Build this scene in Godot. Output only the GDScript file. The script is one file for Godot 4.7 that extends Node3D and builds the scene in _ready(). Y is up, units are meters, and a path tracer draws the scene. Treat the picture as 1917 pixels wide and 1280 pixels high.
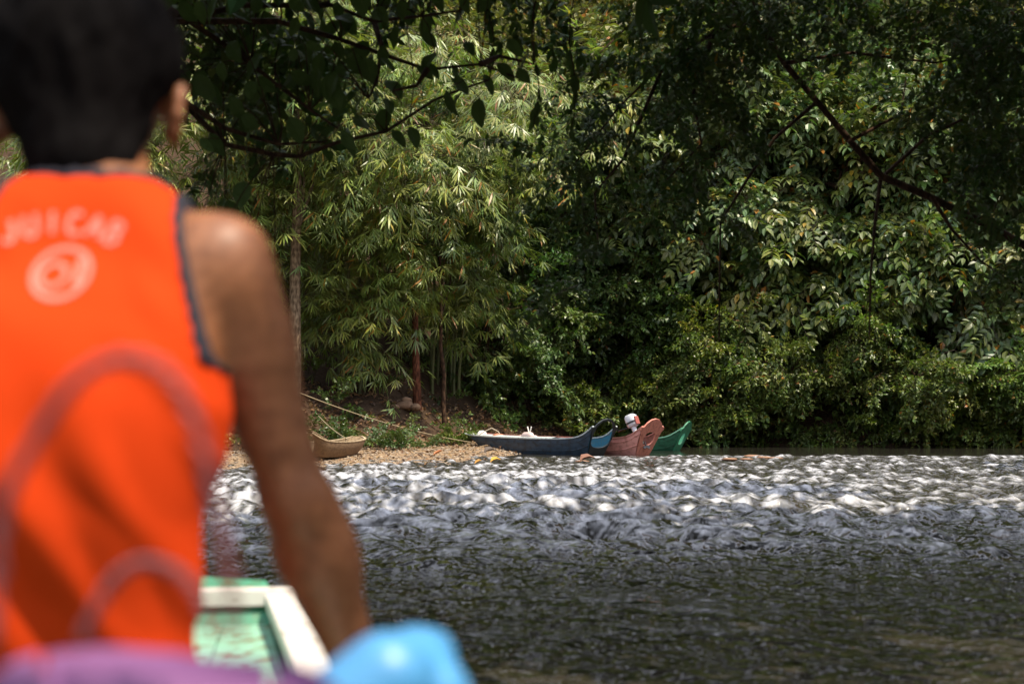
extends Node3D

# ------------------------------------------------------------------ mesh helper
class MB:
	var v := PackedVector3Array()
	var n := PackedVector3Array()
	var c := PackedColorArray()
	func tri(a: Vector3, b: Vector3, d: Vector3, col := Color.WHITE) -> void:
		var nn := (d - a).cross(b - a).normalized()
		v.append(a); v.append(b); v.append(d)
		n.append(nn); n.append(nn); n.append(nn)
		c.append(col); c.append(col); c.append(col)
	func quad(a: Vector3, b: Vector3, d: Vector3, e: Vector3, col := Color.WHITE) -> void:
		tri(a, b, d, col); tri(a, d, e, col)
	func tri_n(a: Vector3, b: Vector3, d: Vector3, na: Vector3, nb: Vector3, nd: Vector3, col := Color.WHITE) -> void:
		if (d - a).cross(b - a).dot(na + nb + nd) < 0.0:
			var t := b; b = d; d = t
			t = nb; nb = nd; nd = t
		v.append(a); v.append(b); v.append(d)
		n.append(na); n.append(nb); n.append(nd)
		c.append(col); c.append(col); c.append(col)
	func quad_n(a: Vector3, b: Vector3, d: Vector3, e: Vector3, na: Vector3, nb: Vector3, nd: Vector3, ne: Vector3, col := Color.WHITE) -> void:
		tri_n(a, b, d, na, nb, nd, col); tri_n(a, d, e, na, nd, ne, col)
	func tube(p: Array, r: Array, sides := 8, col := Color.WHITE, caps := true, rough := 0.0) -> void:
		var rings := []
		var norms := []
		var side := Vector3.RIGHT
		for i in p.size():
			var t: Vector3 = (p[mini(i + 1, p.size() - 1)] - p[maxi(i - 1, 0)]).normalized()
			if absf(side.dot(t)) > 0.95:
				side = Vector3.UP if absf(t.y) < 0.9 else Vector3.FORWARD
			side = (side - t * side.dot(t)).normalized()
			var up := t.cross(side)
			var ring := []
			var nr := []
			for k in sides:
				var a := TAU * k / sides
				var d := side * cos(a) + up * sin(a)
				var w: float = r[i] * (1.0 + rough * sin(k * 2.7 + i * 1.9 + 1.3 * k * i))
				ring.append(p[i] + d * w)
				nr.append(d)
			rings.append(ring); norms.append(nr)
		for i in p.size() - 1:
			for k in sides:
				var k2: int = (k + 1) % sides
				quad_n(rings[i][k], rings[i][k2], rings[i + 1][k2], rings[i + 1][k], norms[i][k], norms[i][k2], norms[i + 1][k2], norms[i + 1][k], col)
		if caps:
			for e in [0, p.size() - 1]:
				var t2: Vector3 = (p[1] - p[0]).normalized() * -1.0 if e == 0 else (p[e] - p[e - 1]).normalized()
				for k in sides:
					tri_n(p[e], rings[e][k], rings[e][(k + 1) % sides], t2, t2, t2, col)
	func box(o: Vector3, ax: Vector3, ay: Vector3, az: Vector3, col := Color.WHITE) -> void:
		# centred box with half axes
		for s in [-1.0, 1.0]:
			for f in [[ax, ay, az], [ay, az, ax], [az, ax, ay]]:
				var q: Vector3 = o + f[0] * s
				var nn: Vector3 = (f[0] * s).normalized()
				quad_n(q - f[1] - f[2], q + f[1] - f[2], q + f[1] + f[2], q - f[1] + f[2], nn, nn, nn, nn, col)
	func mesh() -> ArrayMesh:
		var a := []
		a.resize(Mesh.ARRAY_MAX)
		a[Mesh.ARRAY_VERTEX] = v; a[Mesh.ARRAY_NORMAL] = n; a[Mesh.ARRAY_COLOR] = c
		var m := ArrayMesh.new()
		m.add_surface_from_arrays(Mesh.PRIMITIVE_TRIANGLES, a)
		return m

# ------------------------------------------------------------------ signed distance bodies, meshed as surface nets
class Body:
	var lo: Vector3
	var cell: float
	var nx: int
	var ny: int
	var nz: int
	var f := PackedFloat32Array()
	func _init(a: Vector3, b: Vector3, s: float) -> void:
		lo = a; cell = s
		nx = int((b.x - a.x) / s) + 2; ny = int((b.y - a.y) / s) + 2; nz = int((b.z - a.z) / s) + 2
		f.resize(nx * ny * nz); f.fill(0.25)
	func bone(a: Vector3, ra: float, b: Vector3, rb: float, k := 0.02) -> void:
		var m := maxf(ra, rb) + k + cell * 2.5
		var l := (Vector3(minf(a.x, b.x), minf(a.y, b.y), minf(a.z, b.z)) - Vector3.ONE * m - lo) / cell
		var h := (Vector3(maxf(a.x, b.x), maxf(a.y, b.y), maxf(a.z, b.z)) + Vector3.ONE * m - lo) / cell
		var ab := b - a
		var q := maxf(ab.length_squared(), 1e-9)
		for iz in range(maxi(0, int(l.z)), mini(nz, int(h.z) + 2)):
			for iy in range(maxi(0, int(l.y)), mini(ny, int(h.y) + 2)):
				for ix in range(maxi(0, int(l.x)), mini(nx, int(h.x) + 2)):
					var p := lo + Vector3(ix, iy, iz) * cell
					var t := clampf((p - a).dot(ab) / q, 0.0, 1.0)
					var d := p.distance_to(a + ab * t) - lerpf(ra, rb, t)
					var at := (iz * ny + iy) * nx + ix
					var o := f[at]
					var w := maxf(k - absf(o - d), 0.0) / k
					f[at] = minf(o, d) - w * w * k * 0.25
	func shape(fn: Callable) -> void:
		for iz in nz:
			for iy in ny:
				for ix in nx:
					var at := (iz * ny + iy) * nx + ix
					f[at] = fn.call(lo + Vector3(ix, iy, iz) * cell, f[at])
	func copy() -> Body:
		var b := Body.new(lo, lo + Vector3.ONE * cell, cell)
		b.nx = nx; b.ny = ny; b.nz = nz; b.f = f.duplicate()
		return b
	func grad(ix: int, iy: int, iz: int) -> Vector3:
		var at := (iz * ny + iy) * nx + ix
		var x1 := f[at + 1] if ix + 1 < nx else f[at]
		var x0 := f[at - 1] if ix > 0 else f[at]
		var y1 := f[at + nx] if iy + 1 < ny else f[at]
		var y0 := f[at - nx] if iy > 0 else f[at]
		var z1 := f[at + nx * ny] if iz + 1 < nz else f[at]
		var z0 := f[at - nx * ny] if iz > 0 else f[at]
		return Vector3(x1 - x0, y1 - y0, z1 - z0)
	func into(mb: MB, col := Color.WHITE) -> void:
		var at_cell := {}
		var pos := PackedVector3Array()
		var nor := PackedVector3Array()
		var sxy := nx * ny
		var off := PackedInt32Array([0, 1, nx, nx + 1, sxy, sxy + 1, sxy + nx, sxy + nx + 1])
		var edges := [[0, 1], [2, 3], [4, 5], [6, 7], [0, 2], [1, 3], [4, 6], [5, 7], [0, 4], [1, 5], [2, 6], [3, 7]]
		for iz in nz - 1:
			for iy in ny - 1:
				for ix in nx - 1:
					var at := (iz * ny + iy) * nx + ix
					var f0 := f[at]
					if absf(f0) > cell * 3.0:
						continue
					var neg := 0
					for o in off:
						if f[at + o] < 0.0:
							neg += 1
					if neg == 0 or neg == 8:
						continue
					var sum := Vector3.ZERO
					var cnt := 0
					for e in edges:
						var a: float = f[at + off[e[0]]]
						var b: float = f[at + off[e[1]]]
						if (a < 0.0) != (b < 0.0):
							var t := a / (a - b)
							var pa := Vector3(e[0] & 1, (e[0] >> 1) & 1, e[0] >> 2)
							var pb := Vector3(e[1] & 1, (e[1] >> 1) & 1, e[1] >> 2)
							sum += pa.lerp(pb, t)
							cnt += 1
					sum /= cnt
					at_cell[at] = pos.size()
					pos.append(lo + (Vector3(ix, iy, iz) + sum) * cell)
					var g := grad(ix, iy, iz).lerp(grad(ix + 1, iy, iz), sum.x).lerp(grad(ix, iy + 1, iz).lerp(grad(ix + 1, iy + 1, iz), sum.x), sum.y)
					var g2 := grad(ix, iy, iz + 1).lerp(grad(ix + 1, iy, iz + 1), sum.x).lerp(grad(ix, iy + 1, iz + 1).lerp(grad(ix + 1, iy + 1, iz + 1), sum.x), sum.y)
					nor.append(g.lerp(g2, sum.z).normalized())
		var steps := [[1, nx, sxy], [nx, 1, sxy], [sxy, 1, nx]]
		for key in at_cell:
			var s0 := f[key] < 0.0
			for s in steps:
				var other: int = key + s[0]
				if other >= f.size() or (f[other] < 0.0) == s0:
					continue
				var q := [key, key - s[1], key - s[1] - s[2], key - s[2]]
				if at_cell.has(q[1]) and at_cell.has(q[2]) and at_cell.has(q[3]):
					var i0: int = at_cell[q[0]]
					var i1: int = at_cell[q[1]]
					var i2: int = at_cell[q[2]]
					var i3: int = at_cell[q[3]]
					mb.quad_n(pos[i0], pos[i1], pos[i2], pos[i3], nor[i0], nor[i1], nor[i2], nor[i3], col)

# ------------------------------------------------------------------ small tools
const LENS := 2662.0            # focal length in pixels of the photograph
const EYE := Vector3(0, 0.85, 0)
const PITCH := 0.05217
var rng := RandomNumberGenerator.new()
var taken := {}
var noise := FastNoiseLite.new()
var noise2 := FastNoiseLite.new()
var M := {}

func at(px: float, py: float, d: float) -> Vector3:
	# the place at d metres in front of the camera that shows at that pixel of the photograph
	var r := Vector3((px - 958.5) / LENS, -(py - 640.0) / LENS, -1.0).rotated(Vector3.RIGHT, PITCH)
	return EYE + r * (d / -r.z)

func rf(a: float, b: float) -> float:
	return rng.randf_range(a, b)

func rdir() -> Vector3:
	return Vector3(rng.randfn(), rng.randfn(), rng.randfn()).normalized()

func numbered(s: String) -> String:
	var k: int = taken.get(s, 0)
	taken[s] = k + 1
	return s if k == 0 else "%s_%03d" % [s, k]

func tag(o: Node, label: String, category := "", group := "", kind := "") -> void:
	if label: o.set_meta("label", label)
	if category: o.set_meta("category", category)
	if group: o.set_meta("group", group)
	if kind: o.set_meta("kind", kind)

func thing(called: String, label: String, category: String, where := Vector3.ZERO, group := "") -> Node3D:
	var o := Node3D.new()
	o.name = numbered(called)
	add_child(o)
	o.position = where
	tag(o, label, category, group)
	return o

func part(called: String, mesh: Mesh, mat: Material, parent: Node = null, label := "") -> MeshInstance3D:
	var o := MeshInstance3D.new()
	o.mesh = mesh
	o.material_override = mat
	if parent == null:
		o.name = numbered(called)
		add_child(o)
	else:
		o.name = called
		parent.add_child(o, true)
	if label: o.set_meta("label", label)
	return o

func lin(r: float, g: float, b: float) -> Color:
	return Color(r, g, b).linear_to_srgb()

func mat(col: Color, rough := 0.7, spec := 0.5) -> StandardMaterial3D:
	var m := StandardMaterial3D.new()
	m.albedo_color = col
	m.roughness = rough
	m.metallic_specular = spec
	return m

func noise_tex(freq: float, ramp: Array, seed_ := 1, size := 512, octaves := 4, normal := false) -> NoiseTexture2D:
	var nz := FastNoiseLite.new()
	nz.seed = seed_
	nz.noise_type = FastNoiseLite.TYPE_SIMPLEX_SMOOTH
	nz.frequency = freq
	nz.fractal_octaves = octaves
	var t := NoiseTexture2D.new()
	t.width = size; t.height = size
	t.seamless = true
	t.noise = nz
	if normal:
		t.as_normal_map = true
	elif ramp:
		var g := Gradient.new()
		var offs := PackedFloat32Array()
		var cols := PackedColorArray()
		for x in ramp:
			offs.append(x[0]); cols.append(x[1])
		g.offsets = offs; g.colors = cols
		t.color_ramp = g
	return t

func leaf_mat(rough := 0.42, through := 0.35, spec := 0.5) -> StandardMaterial3D:
	var m := StandardMaterial3D.new()
	m.vertex_color_use_as_albedo = true
	m.roughness = rough
	m.metallic_specular = spec
	if through > 0.0:
		m.backlight_enabled = true
		m.backlight = lin(through * 1.6, through * 2.0, through * 0.7)
	return m

func painted(col: Color, worn: Color, amount := 0.45, scale := 1.2, rough := 0.55) -> StandardMaterial3D:
	# old paint: colour with scuffed patches where the wood or primer shows
	var m := mat(Color.WHITE, rough)
	m.albedo_texture = noise_tex(0.012, [[0.0, worn], [amount - 0.08, worn.lerp(col, 0.6)], [amount, col], [0.75, col.lightened(0.06)], [1.0, col.darkened(0.1)]], int(col.r * 900 + col.g * 77), 512, 5)
	m.uv1_triplanar = true
	m.uv1_world_triplanar = false
	m.uv1_scale = Vector3(scale * 0.6, scale, scale)
	return m

# ------------------------------------------------------------------ land
func shore_z(x: float) -> float:
	# z of the far waterline (land where z is more negative)
	var pts := [[-40, -12], [-14, -17.5], [-8, -20.2], [-4.7, -22.5], [-2.4, -24.2], [-0.9, -25.8], [-0.35, -28.5], [0.0, -31.2], [0.5, -34.5], [1.2, -38.5], [2.4, -41.5], [5.5, -41.0], [9, -39.6], [14, -38.6], [22, -36], [40, -33]]
	for i in pts.size() - 1:
		if x < pts[i + 1][0]:
			var t: float = clampf((x - pts[i][0]) / (pts[i + 1][0] - pts[i][0]), 0, 1)
			return lerpf(pts[i][1], pts[i + 1][1], t)
	return -33.0

func foot_z(x: float) -> float:
	# z where the wooded bank begins to rise
	var pts := [[-40, -20], [-12, -27.5], [-6, -29.5], [-3, -31.5], [-1.2, -35.5], [0.4, -39], [2.2, -42], [5.5, -41.2], [9, -39.8], [14, -38.8], [22, -36.3], [40, -33.3]]
	for i in pts.size() - 1:
		if x < pts[i + 1][0]:
			var t: float = clampf((x - pts[i][0]) / (pts[i + 1][0] - pts[i][0]), 0, 1)
			return lerpf(pts[i][1], pts[i + 1][1], t)
	return -33.3

func land(x: float, z: float) -> float:
	var inland := shore_z(x) - z
	var h := maxf(-0.7, inland * 0.05)
	if inland > 0.0:
		h = 0.16 * (1.0 - exp(-inland * 0.22)) + noise.get_noise_2d(x * 30, z * 30) * 0.03
	else:
		h += noise.get_noise_2d(x * 30, z * 30) * 0.02
	var up := foot_z(x) - z
	if up > 0.0:
		var steep := smoothstep(0.5, 4.0, x)
		h += lerpf(0.32, 0.5, steep) * up + smoothstep(5.0, 14.0, up) * (up - 5.0) * 0.55 + steep * 0.5 * smoothstep(0.0, 0.8, up)
		h += noise.get_noise_2d(x * 14, z * 14) * 0.35 * smoothstep(0.0, 3.0, up)
	# near banks on both sides, outside the picture
	h = maxf(h, minf((-7.5 - x) * 0.6, 3.0) if z > -16.0 else -1.0)
	var xr := lerpf(9.0, 17.0, smoothstep(-18.0, -33.0, z))
	h = maxf(h, minf((x - xr) * 0.6, 4.0))
	h = maxf(h, minf((z - 14.0) * 0.5, 3.0))
	return h

func axis(stops: Array) -> PackedFloat32Array:
	# [[from, step], ..., [end]]
	var out := PackedFloat32Array()
	for i in stops.size() - 1:
		var a: float = stops[i][0]
		var b: float = stops[i + 1][0]
		var k: int = maxi(1, int(ceil(absf(b - a) / stops[i][1])))
		for j in k:
			out.append(lerpf(a, b, float(j) / k))
	out.append(stops[-1][0])
	return out

func sheet(xs: PackedFloat32Array, zs: PackedFloat32Array, height: Callable, colour: Callable) -> ArrayMesh:
	var w := xs.size()
	var hgt := zs.size()
	var p := PackedVector3Array()
	p.resize(w * hgt)
	var cols := PackedColorArray()
	cols.resize(w * hgt)
	for j in hgt:
		for i in w:
			var y: float = height.call(xs[i], zs[j])
			p[j * w + i] = Vector3(xs[i], y, zs[j])
			cols[j * w + i] = colour.call(xs[i], y, zs[j])
	var nn := PackedVector3Array()
	nn.resize(w * hgt)
	for j in hgt:
		var j0 := maxi(j - 1, 0)
		var j1 := mini(j + 1, hgt - 1)
		for i in w:
			var dx := p[j * w + mini(i + 1, w - 1)] - p[j * w + maxi(i - 1, 0)]
			var dz := p[j1 * w + i] - p[j0 * w + i]
			var q := dz.cross(dx).normalized()
			nn[j * w + i] = q if q.y > 0 else -q
	var idx := PackedInt32Array()
	idx.resize((w - 1) * (hgt - 1) * 6)
	var at_ := 0
	var flip := zs[0] > zs[1]
	for j in hgt - 1:
		for i in w - 1:
			var a := j * w + i
			var q := [a, a + w, a + 1, a + 1, a + w, a + w + 1] if flip == false else [a, a + 1, a + w, a + 1, a + w + 1, a + w]
			for k in 6:
				idx[at_ + k] = q[5 - k] if true else q[k]
			at_ += 6
	# make sure that front faces look up
	var g := (p[idx[2]] - p[idx[0]]).cross(p[idx[1]] - p[idx[0]])
	if g.y < 0:
		idx.reverse()
	var arr := []
	arr.resize(Mesh.ARRAY_MAX)
	arr[Mesh.ARRAY_VERTEX] = p; arr[Mesh.ARRAY_NORMAL] = nn; arr[Mesh.ARRAY_COLOR] = cols; arr[Mesh.ARRAY_INDEX] = idx
	var m := ArrayMesh.new()
	m.add_surface_from_arrays(Mesh.PRIMITIVE_TRIANGLES, arr)
	return m

func build_land() -> void:
	var xs := axis([[-60.0, 4.0], [-20.0, 0.6], [-9.0, 0.16], [6.0, 0.3], [20.0, 1.0], [30.0, 5.0], [60.0]])
	var zs := axis([[24.0, 3.0], [-14.0, 0.6], [-19.0, 0.16], [-44.0, 0.6], [-60.0, 2.0], [-90.0]])
	var m := mat(Color.WHITE, 0.95, 0.3)
	m.vertex_color_use_as_albedo = true
	m.albedo_texture = noise_tex(0.03, [[0.0, Color(0.45, 0.42, 0.4)], [0.5, Color(0.8, 0.78, 0.75)], [1.0, Color(1, 1, 1)]], 5, 512, 5)
	m.uv1_triplanar = true
	m.uv1_world_triplanar = true
	m.uv1_scale = Vector3.ONE * 0.7
	var g := part("ground", sheet(xs, zs, land, func(x, y, z):
		var soil := Color(0.10, 0.065, 0.042)
		var sand := Color(0.42, 0.30, 0.19)
		var up: float = foot_z(x) - z + noise.get_noise_2d(x * 40, z * 40) * 1.5
		return sand.lerp(soil, smoothstep(-1.0, 0.8, up)) if x < 1.0 and z < -15.0 else soil), m)
	tag(g, "", "", "", "structure")

func wave(x: float, z: float) -> float:
	var d := -z
	var chop := smoothstep(30.5, 27.5, d) * smoothstep(6.0, 13.0, d)
	var stand := smoothstep(25.0, 15.0, d) * smoothstep(6.0, 12.0, d) * smoothstep(6.5, 1.0, absf(x + 0.4))
	var h := 0.0
	h += noise.get_noise_2d(x * 34.0, z * 70.0) * (0.020 + 0.046 * chop)
	h += noise2.get_noise_2d(x * 150.0, z * 95.0) * (0.013 + 0.048 * chop)
	var s := noise2.get_noise_2d(x * 22.0 + 50.0, z * 46.0)
	h += (1.0 - absf(s) * 2.2) * 0.12 * stand
	h += noise.get_noise_2d(x * 5.0, z * 16.0) * 0.02 * smoothstep(24.0, 10.0, d)
	# the lip of the riffle
	h += 0.035 * exp(-pow((d - 28.6 - noise.get_noise_2d(x * 12, 3) * 0.8) / 0.7, 2.0)) * smoothstep(0.8, 4.0, x)
	return h * smoothstep(34.0, 28.8, d)

func build_water() -> void:
	var xs := axis([[-60.0, 6.0], [-9.0, 0.062], [11.5, 1.0], [20.0, 6.0], [60.0]])
	# white water: froth flecks on the wave tops, partly sky glare painted in
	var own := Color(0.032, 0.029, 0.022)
	var foam_glare := func(x, y, z):
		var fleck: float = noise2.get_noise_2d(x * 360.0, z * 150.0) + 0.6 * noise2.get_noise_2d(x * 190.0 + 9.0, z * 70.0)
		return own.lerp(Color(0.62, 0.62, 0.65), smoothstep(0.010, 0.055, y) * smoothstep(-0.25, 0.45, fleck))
	var m := mat(Color.WHITE, 0.04, 0.5)
	m.vertex_color_use_as_albedo = true
	m.heightmap_enabled = true
	m.heightmap_texture = noise_tex(0.02, [], 11, 1024, 2)
	m.heightmap_scale = 5.0
	m.uv1_triplanar = true
	m.uv1_world_triplanar = true
	m.uv1_scale = Vector3(0.44, 0.44, 0.36)
	M.water = m
	var w := part("river_water", sheet(xs, axis([[24.0, 2.0], [-3.0, 0.048], [-14.0, 0.08], [-29.6]]), wave, foam_glare), m)
	tag(w, "", "", "", "structure")
	var m2 := mat(own.linear_to_srgb(), 0.04, 0.5)
	m2.heightmap_enabled = true
	m2.heightmap_texture = m.heightmap_texture
	m2.heightmap_scale = 0.25
	m2.uv1_triplanar = true
	m2.uv1_world_triplanar = true
	m2.uv1_scale = Vector3(0.3, 0.3, 0.5)
	var w2 := part("pool_water", sheet(xs, axis([[-29.6, 0.12], [-34.0, 0.5], [-46.0]]), wave, func(_x, _y, _z): return Color.WHITE), m2)
	tag(w2, "", "", "", "structure")

# ------------------------------------------------------------------ leaves
func leaf(mb: MB, base: Vector3, dir: Vector3, face: Vector3, length: float, width: float, bend: float, col: Color, fold := 0.25, fine := true) -> void:
	dir = dir.normalized()
	var side := dir.cross(face).normalized()
	var nrm := side.cross(dir).normalized()
	var down := -nrm * bend * length
	var mid1 := base + dir * length * 0.3 + down * 0.10
	var mid2 := base + dir * length * 0.66 + down * 0.45
	var tip := base + dir * length * 0.97 + down
	var lift := nrm * width * fold
	var a1 := mid1 + side * width * 0.5 + lift
	var b1 := mid1 - side * width * 0.5 + lift
	var a2 := mid2 + side * width * 0.42 + lift
	var b2 := mid2 - side * width * 0.42 + lift
	if fine:
		mb.tri(base, mid1, a1, col); mb.tri(base, b1, mid1, col)
		mb.quad(a1, mid1, mid2, a2, col); mb.quad(mid1, b1, b2, mid2, col)
		mb.tri(a2, mid2, tip, col); mb.tri(mid2, b2, tip, col)
	else:
		mb.tri(base, b1, a1, col)
		mb.quad(a1, b1, b2, a2, col)
		mb.tri(a2, b2, tip, col)

func tone(col: Color, odd := 0.02, spread := 0.25) -> Color:
	if rng.randf() < odd:
		return [Color(0.34, 0.15, 0.03), Color(0.38, 0.27, 0.05), Color(0.22, 0.11, 0.05)][rng.randi() % 3]
	var k := 1.0 + rf(-spread, spread)
	return Color(col.r * k * rf(0.85, 1.2), col.g * k, col.b * k * rf(0.7, 1.2))

func twig(mb: MB, p: Array, r: float, col: Color) -> void:
	var rr := []
	for i in p.size():
		rr.append(r * (1.0 - 0.75 * i / (p.size() - 1)))
	mb.tube(p, rr, 3, col, false)

func curve(a: Vector3, dir: Vector3, length: float, sag: float, k := 6, jitter := 0.0) -> Array:
	var out := []
	for i in k + 1:
		var t := float(i) / k
		out.append(a + dir * length * t + Vector3.DOWN * sag * t * t * length + (rdir() * jitter if i > 0 else Vector3.ZERO))
	return out

# every spray lies along +x from its root and droops down -y
func bamboo_spray(col: Color, odd := 0.03) -> ArrayMesh:
	var mb := MB.new()
	var wood := Color(0.13, 0.11, 0.04)
	var stem := curve(Vector3.ZERO, Vector3(1, 0.25, 0).normalized(), 1.5, 0.55, 7)
	twig(mb, stem, 0.010, wood)
	for i in range(1, 8):
		for s in [-1.0, 1.0]:
			if rng.randf() < 0.2: continue
			var d := Vector3(rf(0.4, 1.0), rf(-0.5, 0.25), s * rf(0.3, 1.0)).normalized()
			var br := curve(stem[i], d, rf(0.15, 0.45), 0.5, 3)
			twig(mb, br, 0.005, wood)
			var heading := Vector3(d.x, d.y - 0.9, d.z).normalized()
			var k := rng.randi_range(5, 8)
			for j in k:
				var spread := (j - (k - 1) * 0.5) * 0.30 + rf(-0.1, 0.1)
				var sd := heading.cross(Vector3.UP).normalized()
				var ld: Vector3 = (heading * cos(spread) + sd * sin(spread) + rdir() * 0.16 + Vector3(0, 0.12 * absf(spread), 0)).normalized()
				leaf(mb, br[3] + rdir() * 0.03, ld, (Vector3.UP * 0.8 + d * 0.5 + rdir() * 0.35).normalized(), rf(0.26, 0.44), rf(0.028, 0.042), rf(0.05, 0.3), tone(col, odd), 0.0, false)
	return mb.mesh()

func pinnate_spray(col: Color, odd := 0.03, size := 1.0) -> ArrayMesh:
	var mb := MB.new()
	var wood := Color(0.09, 0.065, 0.04)
	var stem := curve(Vector3.ZERO, Vector3(1, 0.2, 0).normalized(), 1.2, 0.3, 5)
	twig(mb, stem, 0.014, wood)
	for i in range(1, 6):
		for s in [-1.0, 1.0]:
			if rng.randf() < 0.15: continue
			var d := Vector3(rf(0.3, 0.9), rf(-0.35, 0.3), s * rf(0.4, 1.0)).normalized()
			var ra := curve(stem[i], d, rf(0.5, 0.8) * size, 0.45, 5)
			twig(mb, ra, 0.006, wood)
			var t2 := tone(col, odd * 0.6)
			for j in range(1, 6):
				var dj: Vector3 = (ra[j] - ra[j - 1]).normalized()
				var sd := dj.cross(Vector3.UP).normalized()
				for q in [-1.0, 1.0]:
					if rng.randf() < 0.1: continue
					var ld: Vector3 = (sd * q + dj * rf(0.35, 0.7) + Vector3.DOWN * rf(0.05, 0.5) + rdir() * 0.15).normalized()
					leaf(mb, ra[j], ld, (Vector3.UP + rdir() * 0.4).normalized(), rf(0.20, 0.30) * size, rf(0.095, 0.135) * size, rf(0.05, 0.3), tone(t2, odd, 0.15), 0.18)
			leaf(mb, ra[5], ra[5] - ra[4], Vector3.UP, 0.26 * size, 0.12 * size, 0.2, tone(t2, odd, 0.15), 0.18)
	return mb.mesh()

func small_spray(col: Color, len_leaf := 0.14, odd := 0.02, droop := 0.35, count := 9) -> ArrayMesh:
	var mb := MB.new()
	var wood := Color(0.08, 0.055, 0.035)
	var stem := curve(Vector3.ZERO, Vector3(1, 0.25, 0).normalized(), 1.1, droop, 6)
	twig(mb, stem, 0.010, wood)
	for i in range(1, 7):
		for s in [-1.0, 1.0]:
			var d := Vector3(rf(0.4, 1.0), rf(-0.3, 0.4), s * rf(0.4, 1.0)).normalized()
			var br := curve(stem[i], d, rf(0.25, 0.5), droop, 4)
			twig(mb, br, 0.005, wood)
			for j in count:
				var t := rf(0.25, 1.0)
				var k := mini(int(t * 4), 3)
				var b: Vector3 = br[k].lerp(br[k + 1], t * 4 - k)
				var ld: Vector3 = (d * rf(0.2, 0.8) + rdir() * 0.8 + Vector3.DOWN * rf(0.0, 0.5)).normalized()
				leaf(mb, b, ld, (Vector3.UP + rdir() * 0.5).normalized(), len_leaf * rf(0.7, 1.2), len_leaf * rf(0.32, 0.45), rf(0.05, 0.35), tone(col, odd), 0.2, false)
	return mb.mesh()

func sprays(parent: Node, called: String, kinds: Array, places: Array, material: Material) -> void:
	# places: [[Transform3D, Color], ...] shared out over the kinds
	for k in kinds.size():
		var mine := []
		for i in range(k, places.size(), kinds.size()):
			mine.append(places[i])
		if mine.is_empty(): continue
		var mm := MultiMesh.new()
		mm.transform_format = MultiMesh.TRANSFORM_3D
		mm.use_colors = true
		mm.mesh = kinds[k]
		mm.instance_count = mine.size()
		for i in mine.size():
			mm.set_instance_transform(i, mine[i][0])
			mm.set_instance_color(i, mine[i][1])
		var o := MultiMeshInstance3D.new()
		o.multimesh = mm
		o.material_override = material
		o.name = called
		o.set_meta("kind", "stuff")
		parent.add_child(o, true)

func place(p: Vector3, out: Vector3, size: float, tilt := 0.5) -> Transform3D:
	# a spray rooted at p that heads out; its own up stays roughly up
	var x := (out + rdir() * tilt).normalized()
	var z := x.cross(Vector3.UP + rdir() * 0.25).normalized()
	var y := z.cross(x).normalized()
	return Transform3D(Basis(x * size, y * size, z * size), p)

func tint(spread := 0.2) -> Color:
	var k := 1.0 + rf(-spread, spread)
	return Color(k * rf(0.88, 1.12), k, k * rf(0.8, 1.1))

func tree(called: String, label: String, group: String, base: Vector3, trunk: Array, radius: float, crown: Vector3, span: Vector3, clumps: int, per: int, kinds: Array, material: Material, bark: Material, size := 1.0, droop := 0.0, category := "tree") -> Node3D:
	# trunk: points relative to the base; crown: centre relative to the base; span: half axes of the crown
	var t := thing(called, label, category, base, group)
	var mb := MB.new()
	var rr := []
	for i in trunk.size():
		rr.append(radius * (1.0 - 0.6 * i / (trunk.size() - 1)))
	mb.tube(trunk, rr, 9, Color.WHITE, true, 0.06)
	var places := []
	for c in clumps:
		var d := rdir()
		var r := pow(rng.randf(), 0.4)
		var centre := crown + Vector3(d.x * span.x, d.y * span.y, d.z * span.z) * r
		var from: Vector3 = trunk[clampi(int(trunk.size() * rf(0.45, 1.0)), 0, trunk.size() - 1)]
		var mid := from.lerp(centre, 0.55) + Vector3(rf(-0.2, 0.2), rf(0.0, 0.5), rf(-0.2, 0.2))
		mb.tube([from, from.lerp(mid, 0.5) + rdir() * 0.08, mid, mid.lerp(centre, 0.5) + rdir() * 0.1, centre], [radius * 0.32, radius * 0.26, radius * 0.2, radius * 0.14, 0.012], 5, Color.WHITE, false)
		var ctint := tint(0.22)
		var outward := Vector3(d.x / span.x, d.y / span.y - droop, d.z / span.z).normalized()
		for k in per:
			var o := (outward * 0.6 + rdir() * 0.8 + Vector3.DOWN * droop * 0.5).normalized()
			var tt := tint(0.12)
			places.append([place(centre + rdir() * 0.35 * size, o, size * rf(0.8, 1.2)), Color(tt.r * ctint.r, tt.g * ctint.g, tt.b * ctint.b)])
	part("trunk", mb.mesh(), bark, t)
	sprays(t, "crown", kinds, places, material)
	return t

func bark_mat(dark: Color, light: Color, seed_ := 3) -> StandardMaterial3D:
	var m := mat(Color.WHITE, 0.9, 0.3)
	m.albedo_texture = noise_tex(0.02, [[0.25, dark], [0.5, dark.lerp(light, 0.5)], [0.75, light]], seed_, 256, 5)
	m.heightmap_enabled = true
	m.heightmap_texture = m.albedo_texture
	m.heightmap_scale = 1.5
	m.uv1_triplanar = true
	m.uv1_world_triplanar = true
	m.uv1_scale = Vector3(3, 0.9, 3)
	return m

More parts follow.
